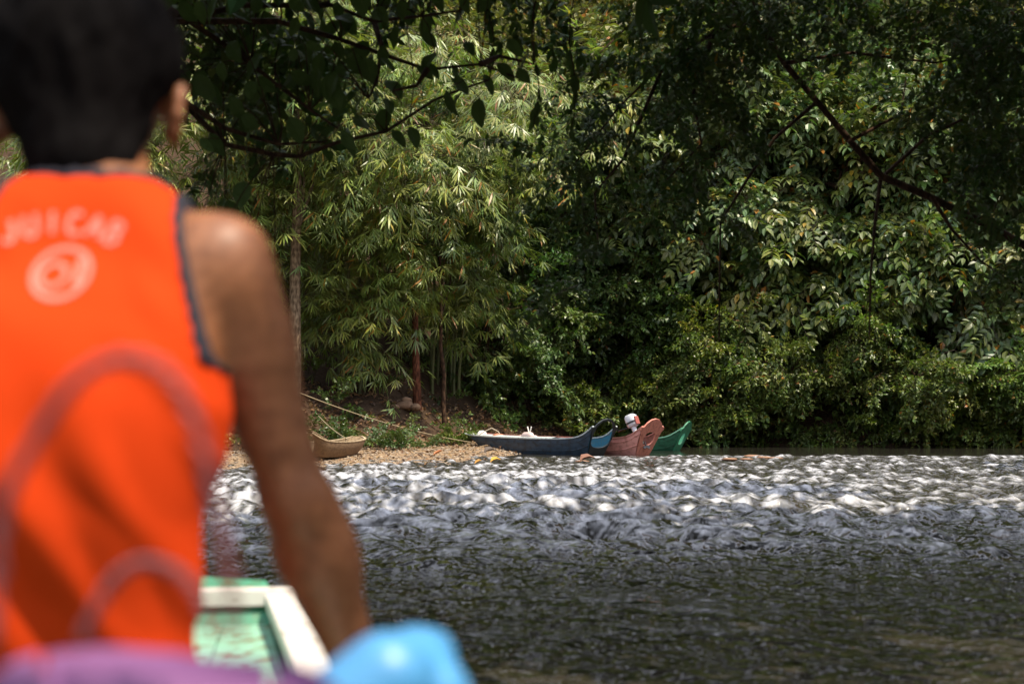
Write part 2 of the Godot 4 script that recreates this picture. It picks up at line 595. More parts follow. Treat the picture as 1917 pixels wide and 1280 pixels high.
func _ready() -> void:
	rng.seed = 20
	noise.seed = 4; noise.frequency = 0.02; noise.noise_type = FastNoiseLite.TYPE_SIMPLEX_SMOOTH; noise.fractal_octaves = 2
	noise2.seed = 9; noise2.frequency = 0.02; noise2.noise_type = FastNoiseLite.TYPE_SIMPLEX_SMOOTH; noise2.fractal_octaves = 2
	# camera, sky, sun, exposure
	var cam := Camera3D.new()
	cam.name = "camera"
	add_child(cam)
	var lens := CameraAttributesPhysical.new()
	lens.frustum_focal_length = 72.8
	lens.frustum_focus_distance = 30.0
	lens.exposure_aperture = 4.6
	cam.attributes = lens
	cam.fov = 27.03
	cam.position = EYE
	cam.rotation.x = PITCH
	cam.near = 0.05
	cam.far = 400.0
	var we := WorldEnvironment.new()
	we.name = "environment"
	var e := Environment.new()
	e.background_mode = Environment.BG_SKY
	e.tonemap_mode = Environment.TONE_MAPPER_LINEAR
	e.tonemap_exposure = 1.38
	e.sdfgi_enabled = true; e.ssao_enabled = true; e.ssil_enabled = true
	var sm := ProceduralSkyMaterial.new()
	sm.sky_top_color = Color(0.86, 0.88, 0.95)
	sm.sky_horizon_color = Color(0.93, 0.95, 1.0)
	sm.sky_curve = 0.3
	sm.sky_energy_multiplier = 1.15
	sm.ground_bottom_color = Color(0.05, 0.06, 0.04)
	sm.ground_horizon_color = Color(0.1, 0.12, 0.08)
	var sky := Sky.new()
	sky.sky_material = sm
	e.sky = sky
	we.environment = e
	add_child(we)
	var sun := DirectionalLight3D.new()
	sun.name = "sun"
	sun.light_energy = 1.6
	sun.light_color = Color(1.0, 0.95, 0.86)
	sun.light_angular_distance = 0.5
	sun.shadow_enabled = true
	sun.sky_mode = DirectionalLight3D.SKY_MODE_LIGHT_ONLY
	add_child(sun)
	sun.look_at_from_position(Vector3.ZERO, -Vector3(0.32, 0.90, 0.27), Vector3.RIGHT)

	build_land()
	build_water()
	print("land and water ", Time.get_ticks_msec())
	build_forest()
	print("forest ", Time.get_ticks_msec())
	build_near_trees()
	print("near trees ", Time.get_ticks_msec())
	build_bank()
	build_boats()
	print("boats ", Time.get_ticks_msec())
	build_near_boat()
	build_person()
	print("person ", Time.get_ticks_msec())

# ------------------------------------------------------------------ the wooded far bank
func build_forest() -> void:
	M.leaf = leaf_mat(0.38, 0.32)
	M.gloss = leaf_mat(0.36, 0.34)
	M.dull = leaf_mat(0.55, 0.22)
	M.bark = bark_mat(Color(0.16, 0.11, 0.08), Color(0.36, 0.27, 0.2), 3)
	M.bark_red = bark_mat(Color(0.22, 0.12, 0.08), Color(0.48, 0.3, 0.22), 6)
	M.bark_pale = bark_mat(Color(0.3, 0.24, 0.18), Color(0.58, 0.5, 0.4), 8)
	M.culm = mat(lin(0.10, 0.11, 0.035), 0.45)
	var bam := []
	var pin := []
	var sml := []
	var drk := []
	var far := []
	for i in 4:
		bam.append(bamboo_spray(Color(0.21, 0.265, 0.075)))
		pin.append(pinnate_spray(Color(0.135, 0.185, 0.070)))
		sml.append(small_spray(Color(0.135, 0.185, 0.048), 0.18, 0.02, 0.4))
		drk.append(small_spray(Color(0.085, 0.135, 0.040), 0.17, 0.015, 0.4))
		far.append(small_spray(Color(0.20, 0.21, 0.075), 0.17, 0.04, 0.3, 10))
	M.k_small = sml; M.k_dark = drk; M.k_pin = pin; M.k_bam = bam
	# the hillside wood behind, one mass
	var back := []
	for i in 3400:
		var x := rf(-24, 27)
		var z := rf(-45.5, -66)
		var y := land(x, z) + rf(0.0, 3.6)
		back.append([place(Vector3(x, y, z), Vector3(rf(-0.6, 0.6), rf(-0.2, 0.6), 1.0), rf(1.1, 2.0), 0.6), tint(0.3)])
	var wood := thing("hillside_woodland", "", "")
	tag(wood, "mass of pale green woodland covering the hillside behind the bamboo", "woodland", "", "stuff")
	sprays(wood, "foliage", far, back, M.dull)

	var around := []
	for i in 1500:
		var side := rng.randi() % 3
		var p := Vector3(rf(-24, -9.5), 0, rf(-17, 16)) if side == 0 else Vector3(rf(12, 26), 0, rf(-24, 16)) if side == 1 else Vector3(rf(-20, 22), 0, rf(13, 24))
		p.y = land(p.x, p.z) + rf(0.0, 7.5)
		around.append([place(p, Vector3(-signf(p.x) if side < 2 else rf(-1, 1), rf(-0.4, 0.4), -1.0 if side == 2 else rf(-1, 1)), rf(1.6, 2.6), 0.5), tint(0.3)])
	var wood2 := thing("riverside_woodland", "", "")
	tag(wood2, "dense woodland lining the near banks of the river", "woodland", "", "stuff")
	sprays(wood2, "foliage", drk, around, M.dull)
	# bamboo
	var groves := [
		[Vector3(-9.6, 0, -33.0), 9, Vector3(0.35, 0, 0.5), 10.5, "bamboo clump with arching culms beside the pale trunk, shaded behind the head"],
		[Vector3(-6.6, 0, -34.5), 10, Vector3(0.4, 0, 0.5), 11.0, "bamboo clump with long drooping leaves behind the dugout canoe"],
		[Vector3(-3.9, 0, -35.5), 10, Vector3(0.4, 0, 0.55), 11.0, "tall bamboo clump between the pale trunk and the reddish trunk"],
		[Vector3(-1.9, 0, -38.5), 9, Vector3(0.7, 0, 0.6), 11.0, "sunlit bamboo clump leaning over the moored blue longboat"],
		[Vector3(-5.0, 0, -38.5), 9, Vector3(0.2, 0, 0.3), 12.8, "tallest bamboo clump rising at the back of the grove"]]
	for g in groves:
		var b: Vector3 = g[0]
		b.y = land(b.x, b.z) - 0.1
		var t := thing("bamboo_clump", g[4], "bamboo", b, "bamboo clumps on the far bank")
		var places := []
		for k in g[1]:
			var a: float = TAU * k / float(g[1]) + rf(-0.3, 0.3)
			var root := Vector3(cos(a), 0, sin(a)) * rf(0.2, 0.75)
			var lean: Vector3 = (Vector3(cos(a), 0, sin(a)) * rf(0.1, 0.4) + g[2] * rf(0.2, 1.0)) * 5.0
			var h: float = g[3] * rf(0.6, 1.05)
			var pts := []
			var rad := []
			for i in 19:
				var s := i / 18.0
				pts.append(root + Vector3.UP * h * (s - 0.16 * s * s * s) + lean * s * s)
				rad.append((0.05 if i % 2 == 0 else 0.044) * (1.0 - 0.8 * s))
			var mb := MB.new()
			mb.tube(pts, rad, 6, Color.WHITE, false)
			part("culm", mb.mesh(), M.culm, t)
			for i in 27:
				var s := 0.13 + 0.87 * pow(rng.randf(), 0.8)
				var q := mini(int(s * 18), 17)
				var p: Vector3 = pts[q].lerp(pts[q + 1], s * 18 - q)
				var o := Vector3(rf(-1, 1), rf(-0.3, 0.4), rf(-0.3, 1.2)).normalized()
				places.append([place(p, o, rf(0.85, 1.25), 0.3), tint(0.25)])
		sprays(t, "foliage", bam, places, M.gloss)

	# trunks that show between the bamboo
	var spots := [
		[at(548, 762, 33.0), 0.17, 7.0, M.bark_pale, "tree with a thick pale trunk standing behind the dugout canoe", Vector3(0.1, 0, 0)],
		[at(784, 792, 35.5), 0.11, 6.0, M.bark_red, "slender tree with a bare reddish brown trunk on the leaf littered bank", Vector3(-0.25, 0, 0)],
		[at(832, 798, 36.0), 0.065, 5.0, M.bark, "thin dark stemmed tree next to the slender reddish trunk", Vector3(-0.15, 0, 0)]]
	for s in spots:
		var b: Vector3 = s[0]
		b.y = land(b.x, b.z) - 0.1
		var tr := []
		for i in 8:
			tr.append(Vector3.UP * s[2] * i / 7.0 + s[5] * (i / 7.0) + Vector3(rf(-0.04, 0.04), 0, rf(-0.04, 0.04)))
		tree("bank_tree", s[4], "slim trees on the far bank", b, tr, s[1], Vector3(0, s[2] + 0.4, -0.6), Vector3(1.5, 1.2, 1.2), 9, 4, drk, M.leaf, s[3], 1.0, 0.2)

	# broad leaved trees on the far side of the pool
	var broad := [
		[Vector3(6.2, 0, -42.6), Vector3(-0.4, 8.4, 0.3), Vector3(3.0, 4.4, 2.2), 46, "broad leaved tree with pinnate sprays above the green longboat's stern"],
		[Vector3(10.2, 0, -41.8), Vector3(-0.6, 7.0, 0.4), Vector3(3.2, 4.2, 2.2), 52, "broad leaved tree with pale sunlit pinnate leaves over the overhanging shrubs"],
		[Vector3(13.8, 0, -41.0), Vector3(-0.5, 6.8, 0.5), Vector3(2.8, 4.4, 2.2), 44, "broad leaved tree next to the deepest shade along the pool"],
		[Vector3(9.0, 0, -45.0), Vector3(0, 10.0, 0.8), Vector3(4.6, 3.0, 2.6), 52, "tallest broad leaved tree rising at the back of the pool bank"],
		[Vector3(17.0, 0, -42.0), Vector3(-0.5, 7.6, 0.8), Vector3(3.2, 4.6, 2.6), 40, "broad leaved tree at the far end of the pool bank"]]
	for b in broad:
		var p: Vector3 = b[0]
		p.y = land(p.x, p.z) - 0.1
		var c: Vector3 = b[1] - Vector3(0, p.y, 0)
		var tr := []
		for i in 9:
			var s := i / 8.0
			tr.append(Vector3(c.x * s * 0.8, (c.y + 0.5) * s, c.z * s * 0.6) + Vector3(rf(-0.08, 0.08), 0, rf(-0.08, 0.08)))
		tree("broadleaf_tree", b[4], "broad leaved trees behind the pool", p, tr, 0.22, c, b[2], b[3], 6, pin, M.leaf, M.bark, 1.15, 0.15)
	# fine leaved dark trees behind the boats
	var mid := [
		[Vector3(1.4, 0, -44.5), Vector3(0.2, 5.6, 1.2), Vector3(2.6, 4.6, 2.0), 60, "fine leaved tree standing behind the bow of the pink longboat"],
		[Vector3(4.2, 0, -44.0), Vector3(0.0, 4.8, 1.2), Vector3(2.4, 4.2, 1.8), 56, "fine leaved tree behind the outboard motor"],
		[Vector3(-0.6, 0, -41.5), Vector3(0.2, 3.2, 0.8), Vector3(1.8, 2.4, 1.4), 34, "small dark leafy tree behind the bow of the blue longboat"],
		[Vector3(3.0, 0, -47.5), Vector3(0.0, 8.0, 0.8), Vector3(3.4, 3.6, 2.0), 44, "yellowish fine leaved tree on the slope above the boats"]]
	for i in mid.size():
		var b: Array = mid[i]
		var p: Vector3 = b[0]
		p.y = land(p.x, p.z) - 0.1
		var c: Vector3 = b[1] - Vector3(0, p.y, 0)
		var tr := []
		for j in 8:
			var s := j / 7.0
			tr.append(Vector3(c.x * s, (c.y + 1.0) * s, c.z * s) + Vector3(rf(-0.1, 0.1), 0, rf(-0.1, 0.1)))
		tree("fine_leaved_tree", b[4], "fine leaved trees behind the boats", p, tr, 0.14, c, b[2], b[3], 6, sml if i == 3 else drk, M.leaf, M.bark, 1.0, 0.1)
	# shrubs that hang over the water
	var shrubs := [
		[5.6, -40.6, 1.9, Vector3(1.1, 1.7, 1.0), 30, "bright leafy shrub at the water's edge beside the green longboat"],
		[7.8, -40.0, 2.3, Vector3(1.3, 0.7, 0.9), 20, "overhanging shrub with sunlit arching sprays above a dark hollow"],
		[6.7, -40.8, 3.3, Vector3(1.3, 0.9, 1.0), 22, "tall light green shrub rising behind the bright shrub beside the boat"],
		[9.4, -39.9, 3.1, Vector3(1.4, 0.6, 0.9), 18, "wide shrub with small leaves below the pale sunlit tree"],
		[11.2, -39.2, 2.0, Vector3(1.1, 0.7, 0.8), 18, "drooping shrub reaching down towards the dark still water"],
		[13.6, -38.9, 2.1, Vector3(1.2, 0.8, 0.9), 20, "yellow green shrub at the end of the shaded bank"],
		[8.6, -40.2, 0.7, Vector3(1.3, 0.55, 0.4), 18, "trailing shrub at the waterline under the sunlit arching sprays"],
		[10.9, -39.8, 0.7, Vector3(1.3, 0.55, 0.4), 18, "trailing shrub at the waterline under the wide shrub"],
		[13.2, -39.3, 0.8, Vector3(1.3, 0.6, 0.4), 18, "trailing shrub at the waterline beside the yellow green shrub"],
		[15.4, -38.8, 0.9, Vector3(1.3, 0.7, 0.4), 18, "last trailing shrub at the waterline of the pool bank"],
		[4.4, -42.0, 1.3, Vector3(1.1, 0.9, 0.8), 20, "low fine leaved shrub behind the green longboat"],
		[2.4, -42.6, 1.4, Vector3(1.4, 1.0, 0.8), 24, "low fine leaved shrub behind the pink longboat"]]
	for i in shrubs.size():
		var s: Array = shrubs[i]
		var p := Vector3(s[0], 0, s[1] - 0.5)
		p.y = land(p.x, p.z) - 0.1
		var c := Vector3(0, s[2] - p.y, 0.35 if s[2] <= 1.0 else 1.1)
		var tr := []
		for j in 5:
			tr.append(Vector3(0, c.y * j / 5.0, c.z * j / 5.0))
		tree("overhanging_shrub", s[5], "shrubs along the pool bank", p, tr, 0.06, c, s[3], s[4], 6, sml, M.leaf, M.bark, 0.75, 0.5, "shrub")

# ------------------------------------------------------------------ trees that lean over the river close by, in their own shade
func build_near_trees() -> void:
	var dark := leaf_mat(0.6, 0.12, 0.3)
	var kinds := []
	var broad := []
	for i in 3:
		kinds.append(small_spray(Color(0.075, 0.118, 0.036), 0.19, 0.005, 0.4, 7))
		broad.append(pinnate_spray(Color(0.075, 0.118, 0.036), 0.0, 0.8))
	# left: big leaves
	var base := Vector3(-8.6, land(-8.6, -8.5) - 0.1, -8.5)
	var t := thing("riverside_tree", "large leaved tree on the near bank reaching a dark branch over the river", "tree", base)
	var mb := MB.new()
	var limb := [Vector3(-8.6, 0.2, -8.5), Vector3(-8.4, 2.2, -8.5), Vector3(-7.9, 4.0, -8.4), Vector3(-6.4, 5.0, -8.3), Vector3(-4.6, 5.0, -8.2), at(230, -40, 8.2), at(330, 40, 8.2)]
	for i in limb.size(): limb[i] -= base
	mb.tube(limb, [0.3, 0.26, 0.2, 0.14, 0.1, 0.07, 0.05], 9, Color.WHITE, true, 0.05)
	part("trunk", mb.mesh(), M.bark, t)
	var twigs := [
		[[230, -40], [400, 70], [470, 120], [528, 166], [580, 205], [632, 240]],
		[[230, -40], [330, 180], [420, 270], [511, 289], [560, 293], [632, 266], [722, 246], [770, 215], [812, 188], [860, 168], [915, 150]],
		[[330, 180], [420, 240], [520, 270], [612, 265]],
		[[330, 40], [520, 40], [640, 75], [740, 110], [800, 130], [900, 120], [980, 150]],
		[[330, 40], [450, 10], [620, 10], [700, 40], [790, 30], [860, 20]],
		[[700, 40], [715, 90], [705, 150], [690, 185]],
		[[800, 130], [780, 160], [735, 170]],
		[[900, 120], [935, 105], [1000, 120]]]
	var tips := []
	for k in twigs.size():
		var w: Array = twigs[k]
		var pts := []
		var rad := []
		for i in w.size():
			pts.append(at(w[i][0], w[i][1], 8.2 + 0.25 * sin(k * 1.7 + i * 0.8)) - base)
			rad.append(lerpf(0.020, 0.006, float(i) / (w.size() - 1)))
			if i > 1: tips.append(pts[-1])
		var tm := MB.new()
		tm.tube(pts, rad, 6)
		part("branch", tm.mesh(), M.bark, t)
	var blades := []
	for i in 5:
		var lm := MB.new()
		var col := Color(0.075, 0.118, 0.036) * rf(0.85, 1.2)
		var lw := rf(0.42, 0.68)
		# pointed oval, petiole at the origin, along +x
		var prev_a := Vector3.ZERO
		var prev_b := Vector3.ZERO
		var prev_m := Vector3.ZERO
		for j in range(1, 8):
			var s := j / 7.0
			var ww := lw * 0.5 * pow(sin(PI * pow(s, 0.85)), 0.8)
			var mdl := Vector3(s, -0.22 * s * s, 0)
			var aa := mdl + Vector3(0, 0.22 * ww + 0.02 * sin(j * 2.0), ww)
			var bb := mdl + Vector3(0, 0.22 * ww - 0.02 * sin(j * 2.0), -ww)
			lm.quad(prev_a, prev_m, mdl, aa, col)
			lm.quad(prev_m, prev_b, bb, mdl, col)
			prev_a = aa; prev_b = bb; prev_m = mdl
		blades.append(lm.mesh())
	var leaf_px := [[645, 110], [690, 100], [570, 105], [712, 130], [640, 140], [620, 165], [722, 172], [640, 195], [688, 195], [722, 205], [667, 235], [725, 225], [835, 190], [862, 198], [897, 205], [733, 265], [765, 258], [930, 140], [905, 160], [845, 142], [780, 145], [815, 120], [870, 100], [950, 95], [985, 130], [660, 60], [575, 20], [700, 30], [745, 70], [790, 85], [600, 60], [560, 150], [480, 165], [460, 190], [540, 240], [490, 120], [430, 100]]
	var spots := []
	for q in leaf_px:
		spots.append(at(q[0], q[1] - 22, 8.2 + rf(-0.3, 0.3)) - base)
	for i in 60:
		spots.append(at(rf(300, 640), pow(rng.randf(), 1.5) * 330.0 - 40.0, 8.2 + rf(-0.6, 0.6)) - base)
	for i in 46:
		spots.append(at(rf(560, 1010), pow(rng.randf(), 1.6) * 200.0 - 50.0, 8.2 + rf(-0.4, 0.4)) - base)
	for i in 14:
		spots.append(at(rf(310, 520), rf(300, 560), 8.2 + rf(-0.4, 0.4)) - base)
	var stalks := MB.new()
	for i in spots.size():
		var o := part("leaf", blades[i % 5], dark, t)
		var d := Vector3(rf(-0.7, 0.7), rf(-1.1, -0.1), rf(-0.5, 0.5)).normalized()
		var sc := rf(0.11, 0.18)
		var y := (Vector3.UP * 0.3 + Vector3(0, 0, 1) * rf(0.3, 1.0) + rdir() * 0.5)
		var z := d.cross(y).normalized()
		y = z.cross(d).normalized()
		o.transform = Transform3D(Basis(d * sc, y * sc, z * sc), spots[i])
		# each leaf's stalk reaches the nearest twig
		var best: Vector3 = tips[0]
		for q in tips:
			if q.distance_squared_to(spots[i]) < best.distance_squared_to(spots[i]): best = q
		stalks.tube([best, best.lerp(spots[i], 0.5) + Vector3.UP * 0.04, spots[i]], [0.004, 0.003, 0.002], 4, Color.WHITE, false)
	part("leaf_stalk", stalks.mesh(), M.bark, t).set_meta("kind", "stuff")
	var over := []
	for i in 270:
		var x := rf(-6.5, 2.6)
		var z := -rf(4.2, 7.6 + 2.5 * noise.get_noise_1d(x * 40.0))
		var y := 0.85 + 0.2926 * -z + rf(1.4, 3.4)
		over.append([place(Vector3(x, y, z) - base, Vector3(rf(-1, 1), rf(-0.3, 0.4), rf(-1, 1)), rf(0.8, 1.2), 0.4), tint(0.2)])
	# the thick of the crown at the top of the branch
	for q in [[300, 560, -60, 80, 24], [300, 420, 120, 380, 5], [600, 1000, -90, -20, 7]]:
		for i in q[4]:
			over.append([place(at(rf(q[0], q[1]), rf(q[2], q[3]), rf(8.6, 9.8)) - base, Vector3(rf(-1, 1), rf(-1.0, 0.1), rf(-0.5, 0.5)), rf(0.45, 0.7), 0.4), tint(0.2)])
	# unseen twigs added overhead to shade the head and one arm
	var to_sun := Vector3(0.32, 0.90, 0.27).normalized()
	var sh := at(422, 490, 1.53)
	var elb := at(551, 930, 1.585)
	for i in 90:
		var p := Vector3(rf(-0.56, -0.40), rf(1.24, 1.36), -1.62)
		if i > 30: p = sh.lerp(elb, rf(0.45, 1.0)) if i % 2 == 0 else elb.lerp(at(671, 1256, 1.70), rng.randf())
		over.append([place(p + to_sun * rf(4.5, 6.0) - base, rdir(), rf(0.04, 0.065), 0.4), tint(0.2)])
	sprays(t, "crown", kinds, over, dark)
	over = []
	for i in 210:
		var z := -rf(4.4, 8.0)
		var xx := rf(-6.0, 2.6)
		if noise.get_noise_2d(xx * 18.0, z * 18.0) > 0.32: continue
		over.append([place(Vector3(xx, 0.85 - 0.2926 * z + rf(1.8, 3.6), z) - base, Vector3(rf(-1, 1), rf(-0.3, 0.3), rf(-1, 1)), rf(0.9, 1.2), 0.3), tint(0.2)])
	sprays(t, "crown", broad, over, dark)

	# right: small leaves, a leaning limb
	base = Vector3(9.5, land(9.5, -10.5) - 0.1, -10.5)
	t = thing("leaning_tree", "small leaved tree with a long leaning limb over the shaded water", "tree", base)
	mb = MB.new()
	limb = [Vector3(9.5, 0.2, -10.5), Vector3(8.8, 1.2, -10.5), Vector3(7.4, 1.9, -10.5), Vector3(5.4, 2.05, -10.5), at(1940, 470, 10.4), at(1830, 412, 10.4), at(1740, 368, 10.3), at(1650, 330, 10.3), at(1590, 262, 10.2), at(1530, 190, 10.2), at(1470, 120, 10.1), at(1420, 40, 10.0), at(1380, -60, 10.0), at(1340, -170, 10.0)]
	for i in limb.size(): limb[i] -= base
	var lr := []
	for i in limb.size(): lr.append(lerpf(0.20, 0.05, float(i) / (limb.size() - 1)) if i < 4 else lerpf(0.032, 0.020, (i - 4) / 9.0))
	mb.tube(limb, lr, 8, Color.WHITE, true, 0.08)
	part("trunk", mb.mesh(), M.bark, t)
	var arms := [
		[[1530, 190], [1450, 260], [1400, 330], [1350, 420], [1345, 540], [1350, 640]],
		[[1650, 330], [1640, 420], [1632, 520], [1630, 640]],
		[[1740, 368], [1780, 430], [1840, 490], [1917, 540]],
		[[1420, 40], [1340, 60], [1240, 120], [1160, 200], [1080, 300]],
		[[1340, 60], [1300, 180], [1310, 270], [1250, 340]],
		[[1470, 120], [1600, 100], [1750, 120], [1900, 90]],
		[[1420, 40], [1300, 10], [1180, 40], [1120, 100]],
		[[1650, 330], [1740, 250], [1850, 200], [1950, 190]],
		[[1590, 262], [1690, 210], [1700, 140]],
		[[1240, 120], [1170, 300], [1110, 360], [1120, 480]]]
	for k in arms.size():
		var w: Array = arms[k]
		var pts := []
		var rad := []
		for i in w.size():
			pts.append(at(w[i][0], w[i][1], 10.2 + 0.2 * sin(k * 2.1 + i)) - base + rdir() * 0.015)
			rad.append(lerpf(0.016, 0.005, float(i) / (w.size() - 1)))
		var tm := MB.new()
		tm.tube(pts, rad, 5)
		part("branch", tm.mesh(), M.bark, t)
	over = []
	# clusters of leaf sprays: picture x, y, reach x, y, number
	for q in [[1312, 90, 34, 130, 46], [1220, 190, 90, 80, 15], [1140, 290, 100, 70, 16], [1070, 360, 80, 50, 6], [1240, 330, 80, 60, 6], [1170, 90, 70, 80, 5], [1110, 540, 50, 80, 5], [1420, 40, 100, 70, 18], [1560, 30, 150, 50, 20], [1730, 50, 130, 80, 30], [1870, 110, 70, 130, 40], [1895, 300, 40, 110, 22], [1800, 210, 80, 60, 7], [1840, 420, 70, 40, 5], [1350, 430, 40, 100, 3], [1905, 520, 30, 80, 5]]:
		for i in q[4]:
			var p := at(q[0] + rng.randfn() * q[2] * 0.6, q[1] + rng.randfn() * q[3] * 0.6 - 40, 10.2 + rf(-0.8, 0.7)) - base
			over.append([place(p, Vector3(rf(-1, 1), rf(-1.0, 0.2), rf(-0.6, 0.6)), rf(0.26, 0.44), 0.4), tint(0.25)])
	for i in 130:
		var x := rf(0.4, 8.5)
		var z := -(5.2 + (3.3 + 2.5 * noise.get_noise_1d(x * 40.0)) * pow(rng.randf(), 1.3))
		if noise.get_noise_2d(x * 18.0, z * 18.0) > 0.32: continue
		var y := 0.85 + 0.2926 * -z + rf(1.3, 3.8)
		over.append([place(Vector3(x, y, z) - base, Vector3(rf(-1, 1), rf(-0.3, 0.4), rf(-1, 1)), rf(0.9, 1.3), 0.4), tint(0.2)])
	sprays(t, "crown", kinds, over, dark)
	over = []
	for i in 250:
		var z := -(5.6 + 3.3 * pow(rng.randf(), 1.2))
		var xx := rf(0.4, 8.0)
		if noise.get_noise_2d(xx * 18.0, z * 18.0) > 0.32: continue
		over.append([place(Vector3(xx, 0.85 - 0.2926 * z + rf(1.6, 3.6), z) - base, Vector3(rf(-1, 1), rf(-0.3, 0.3), rf(-1, 1)), rf(0.9, 1.3), 0.3), tint(0.2)])
	# unseen leaf clumps added to dapple the canopy shadow edge on the river
	for i in 15:
		var c := Vector3(rf(-5.0, 8.5), rf(7.0, 9.0), -8.0 - 6.0 * pow(rng.randf(), 1.4))
		for k in rng.randi_range(3, 8):
			over.append([place(c + rdir() * rf(0.2, 1.0) - base, Vector3(rf(-1, 1), rf(-0.3, 0.3), rf(-1, 1)), rf(0.7, 1.2), 0.3), tint(0.2)])
	sprays(t, "crown", broad, over, dark)

	# hanging vines
	var vines := [[1002, -40, 250, 8.6, "thin leafy vine dangling beside the large leaved branch"], [1072, -40, 262, 9.0, "leafy vine dangling in front of the pale hillside wood"], [918, -40, 130, 8.8, "short vine dangling among the large dark leaves"], [768, -60, 240, 8.9, "bare thin vine hanging past the dark leaf clusters"], [520, 40, 330, 8.4, "bare vine hanging from the shaded branch near the head"]]
	for q in vines:
		var top := at(q[0], q[1] - 60, q[3])
		var o := thing("hanging_vine", q[4], "vine", top, "vines hanging over the river")
		var pts := []
		for i in 9:
			pts.append(at(q[0] + 7.0 * sin(i * 1.3), lerpf(q[1] - 60, q[2], i / 8.0), q[3]) - top)
		var vm := MB.new()
		vm.tube(pts, [0.006, 0.006, 0.005, 0.005, 0.005, 0.004, 0.004, 0.003, 0.002], 5)
		part("stem", vm.mesh(), M.bark, o)
		if q[0] > 900:
			for i in 16:
				var lf := part("leaf", blades[i % 5], dark, o)
				var s := rf(0.25, 0.95)
				var kk := int(s * 8)
				var d := Vector3(rf(-0.4, 0.4), -1, rf(-0.3, 0.3)).normalized()
				var z2 := d.cross(Vector3(rf(-0.5, 0.5), 0, 1)).normalized()
				var y2 := z2.cross(d).normalized()
				var sc := rf(0.06, 0.11)
				lf.transform = Transform3D(Basis(d * sc, y2 * sc * 0.6, z2 * sc * 0.7), pts[kk].lerp(pts[kk + 1], s * 8 - kk))

# ------------------------------------------------------------------ small things on the gravel bar
func rope(called: String, label: String, a: Vector3, b: Vector3, sag: float, r: float, m: Material) -> void:
	var o := thing(called, label, "rope", a)
	var mb := MB.new()
	var pts := []
	var rad := []
	for i in 25:
		var s := i / 24.0
		pts.append(a.lerp(b, s) - a + Vector3.DOWN * sag * 4.0 * s * (1.0 - s))
		rad.append(r)
	mb.tube(pts, rad, 6, Color.WHITE)
	part("line", mb.mesh(), m, o)

func pebble(seed_: int, flat := 0.6) -> ArrayMesh:
	var s := SphereMesh.new()
	s.radius = 1.0; s.height = 2.0
	s.radial_segments = 12; s.rings = 6
	var a := s.get_mesh_arrays()
	var p: PackedVector3Array = a[Mesh.ARRAY_VERTEX]
	for i in p.size():
		var q := p[i]
		var k := 1.0 + 0.35 * noise2.get_noise_3d(q.x * 40 + seed_ * 91, q.y * 40, q.z * 40)
		p[i] = Vector3(q.x * k, q.y * k * flat, q.z * k * 0.8)
	var idx: PackedInt32Array = a[Mesh.ARRAY_INDEX]
	var mb := MB.new()
	for i in range(0, idx.size(), 3):
		if p[idx[i]].distance_to(p[idx[i + 1]]) > 1e-4 and p[idx[i + 2]].distance_to(p[idx[i + 1]]) > 1e-4 and p[idx[i]].distance_to(p[idx[i + 2]]) > 1e-4:
			mb.tri_n(p[idx[i]], p[idx[i + 1]], p[idx[i + 2]], p[idx[i]].normalized(), p[idx[i + 1]].normalized(), p[idx[i + 2]].normalized())
	return mb.mesh()

func scatter(called: String, label: String, category: String, kinds: Array, places: Array, m: Material) -> void:
	var o := thing(called, label, category)
	o.set_meta("kind", "stuff")
	sprays(o, "piece", kinds, places, m)

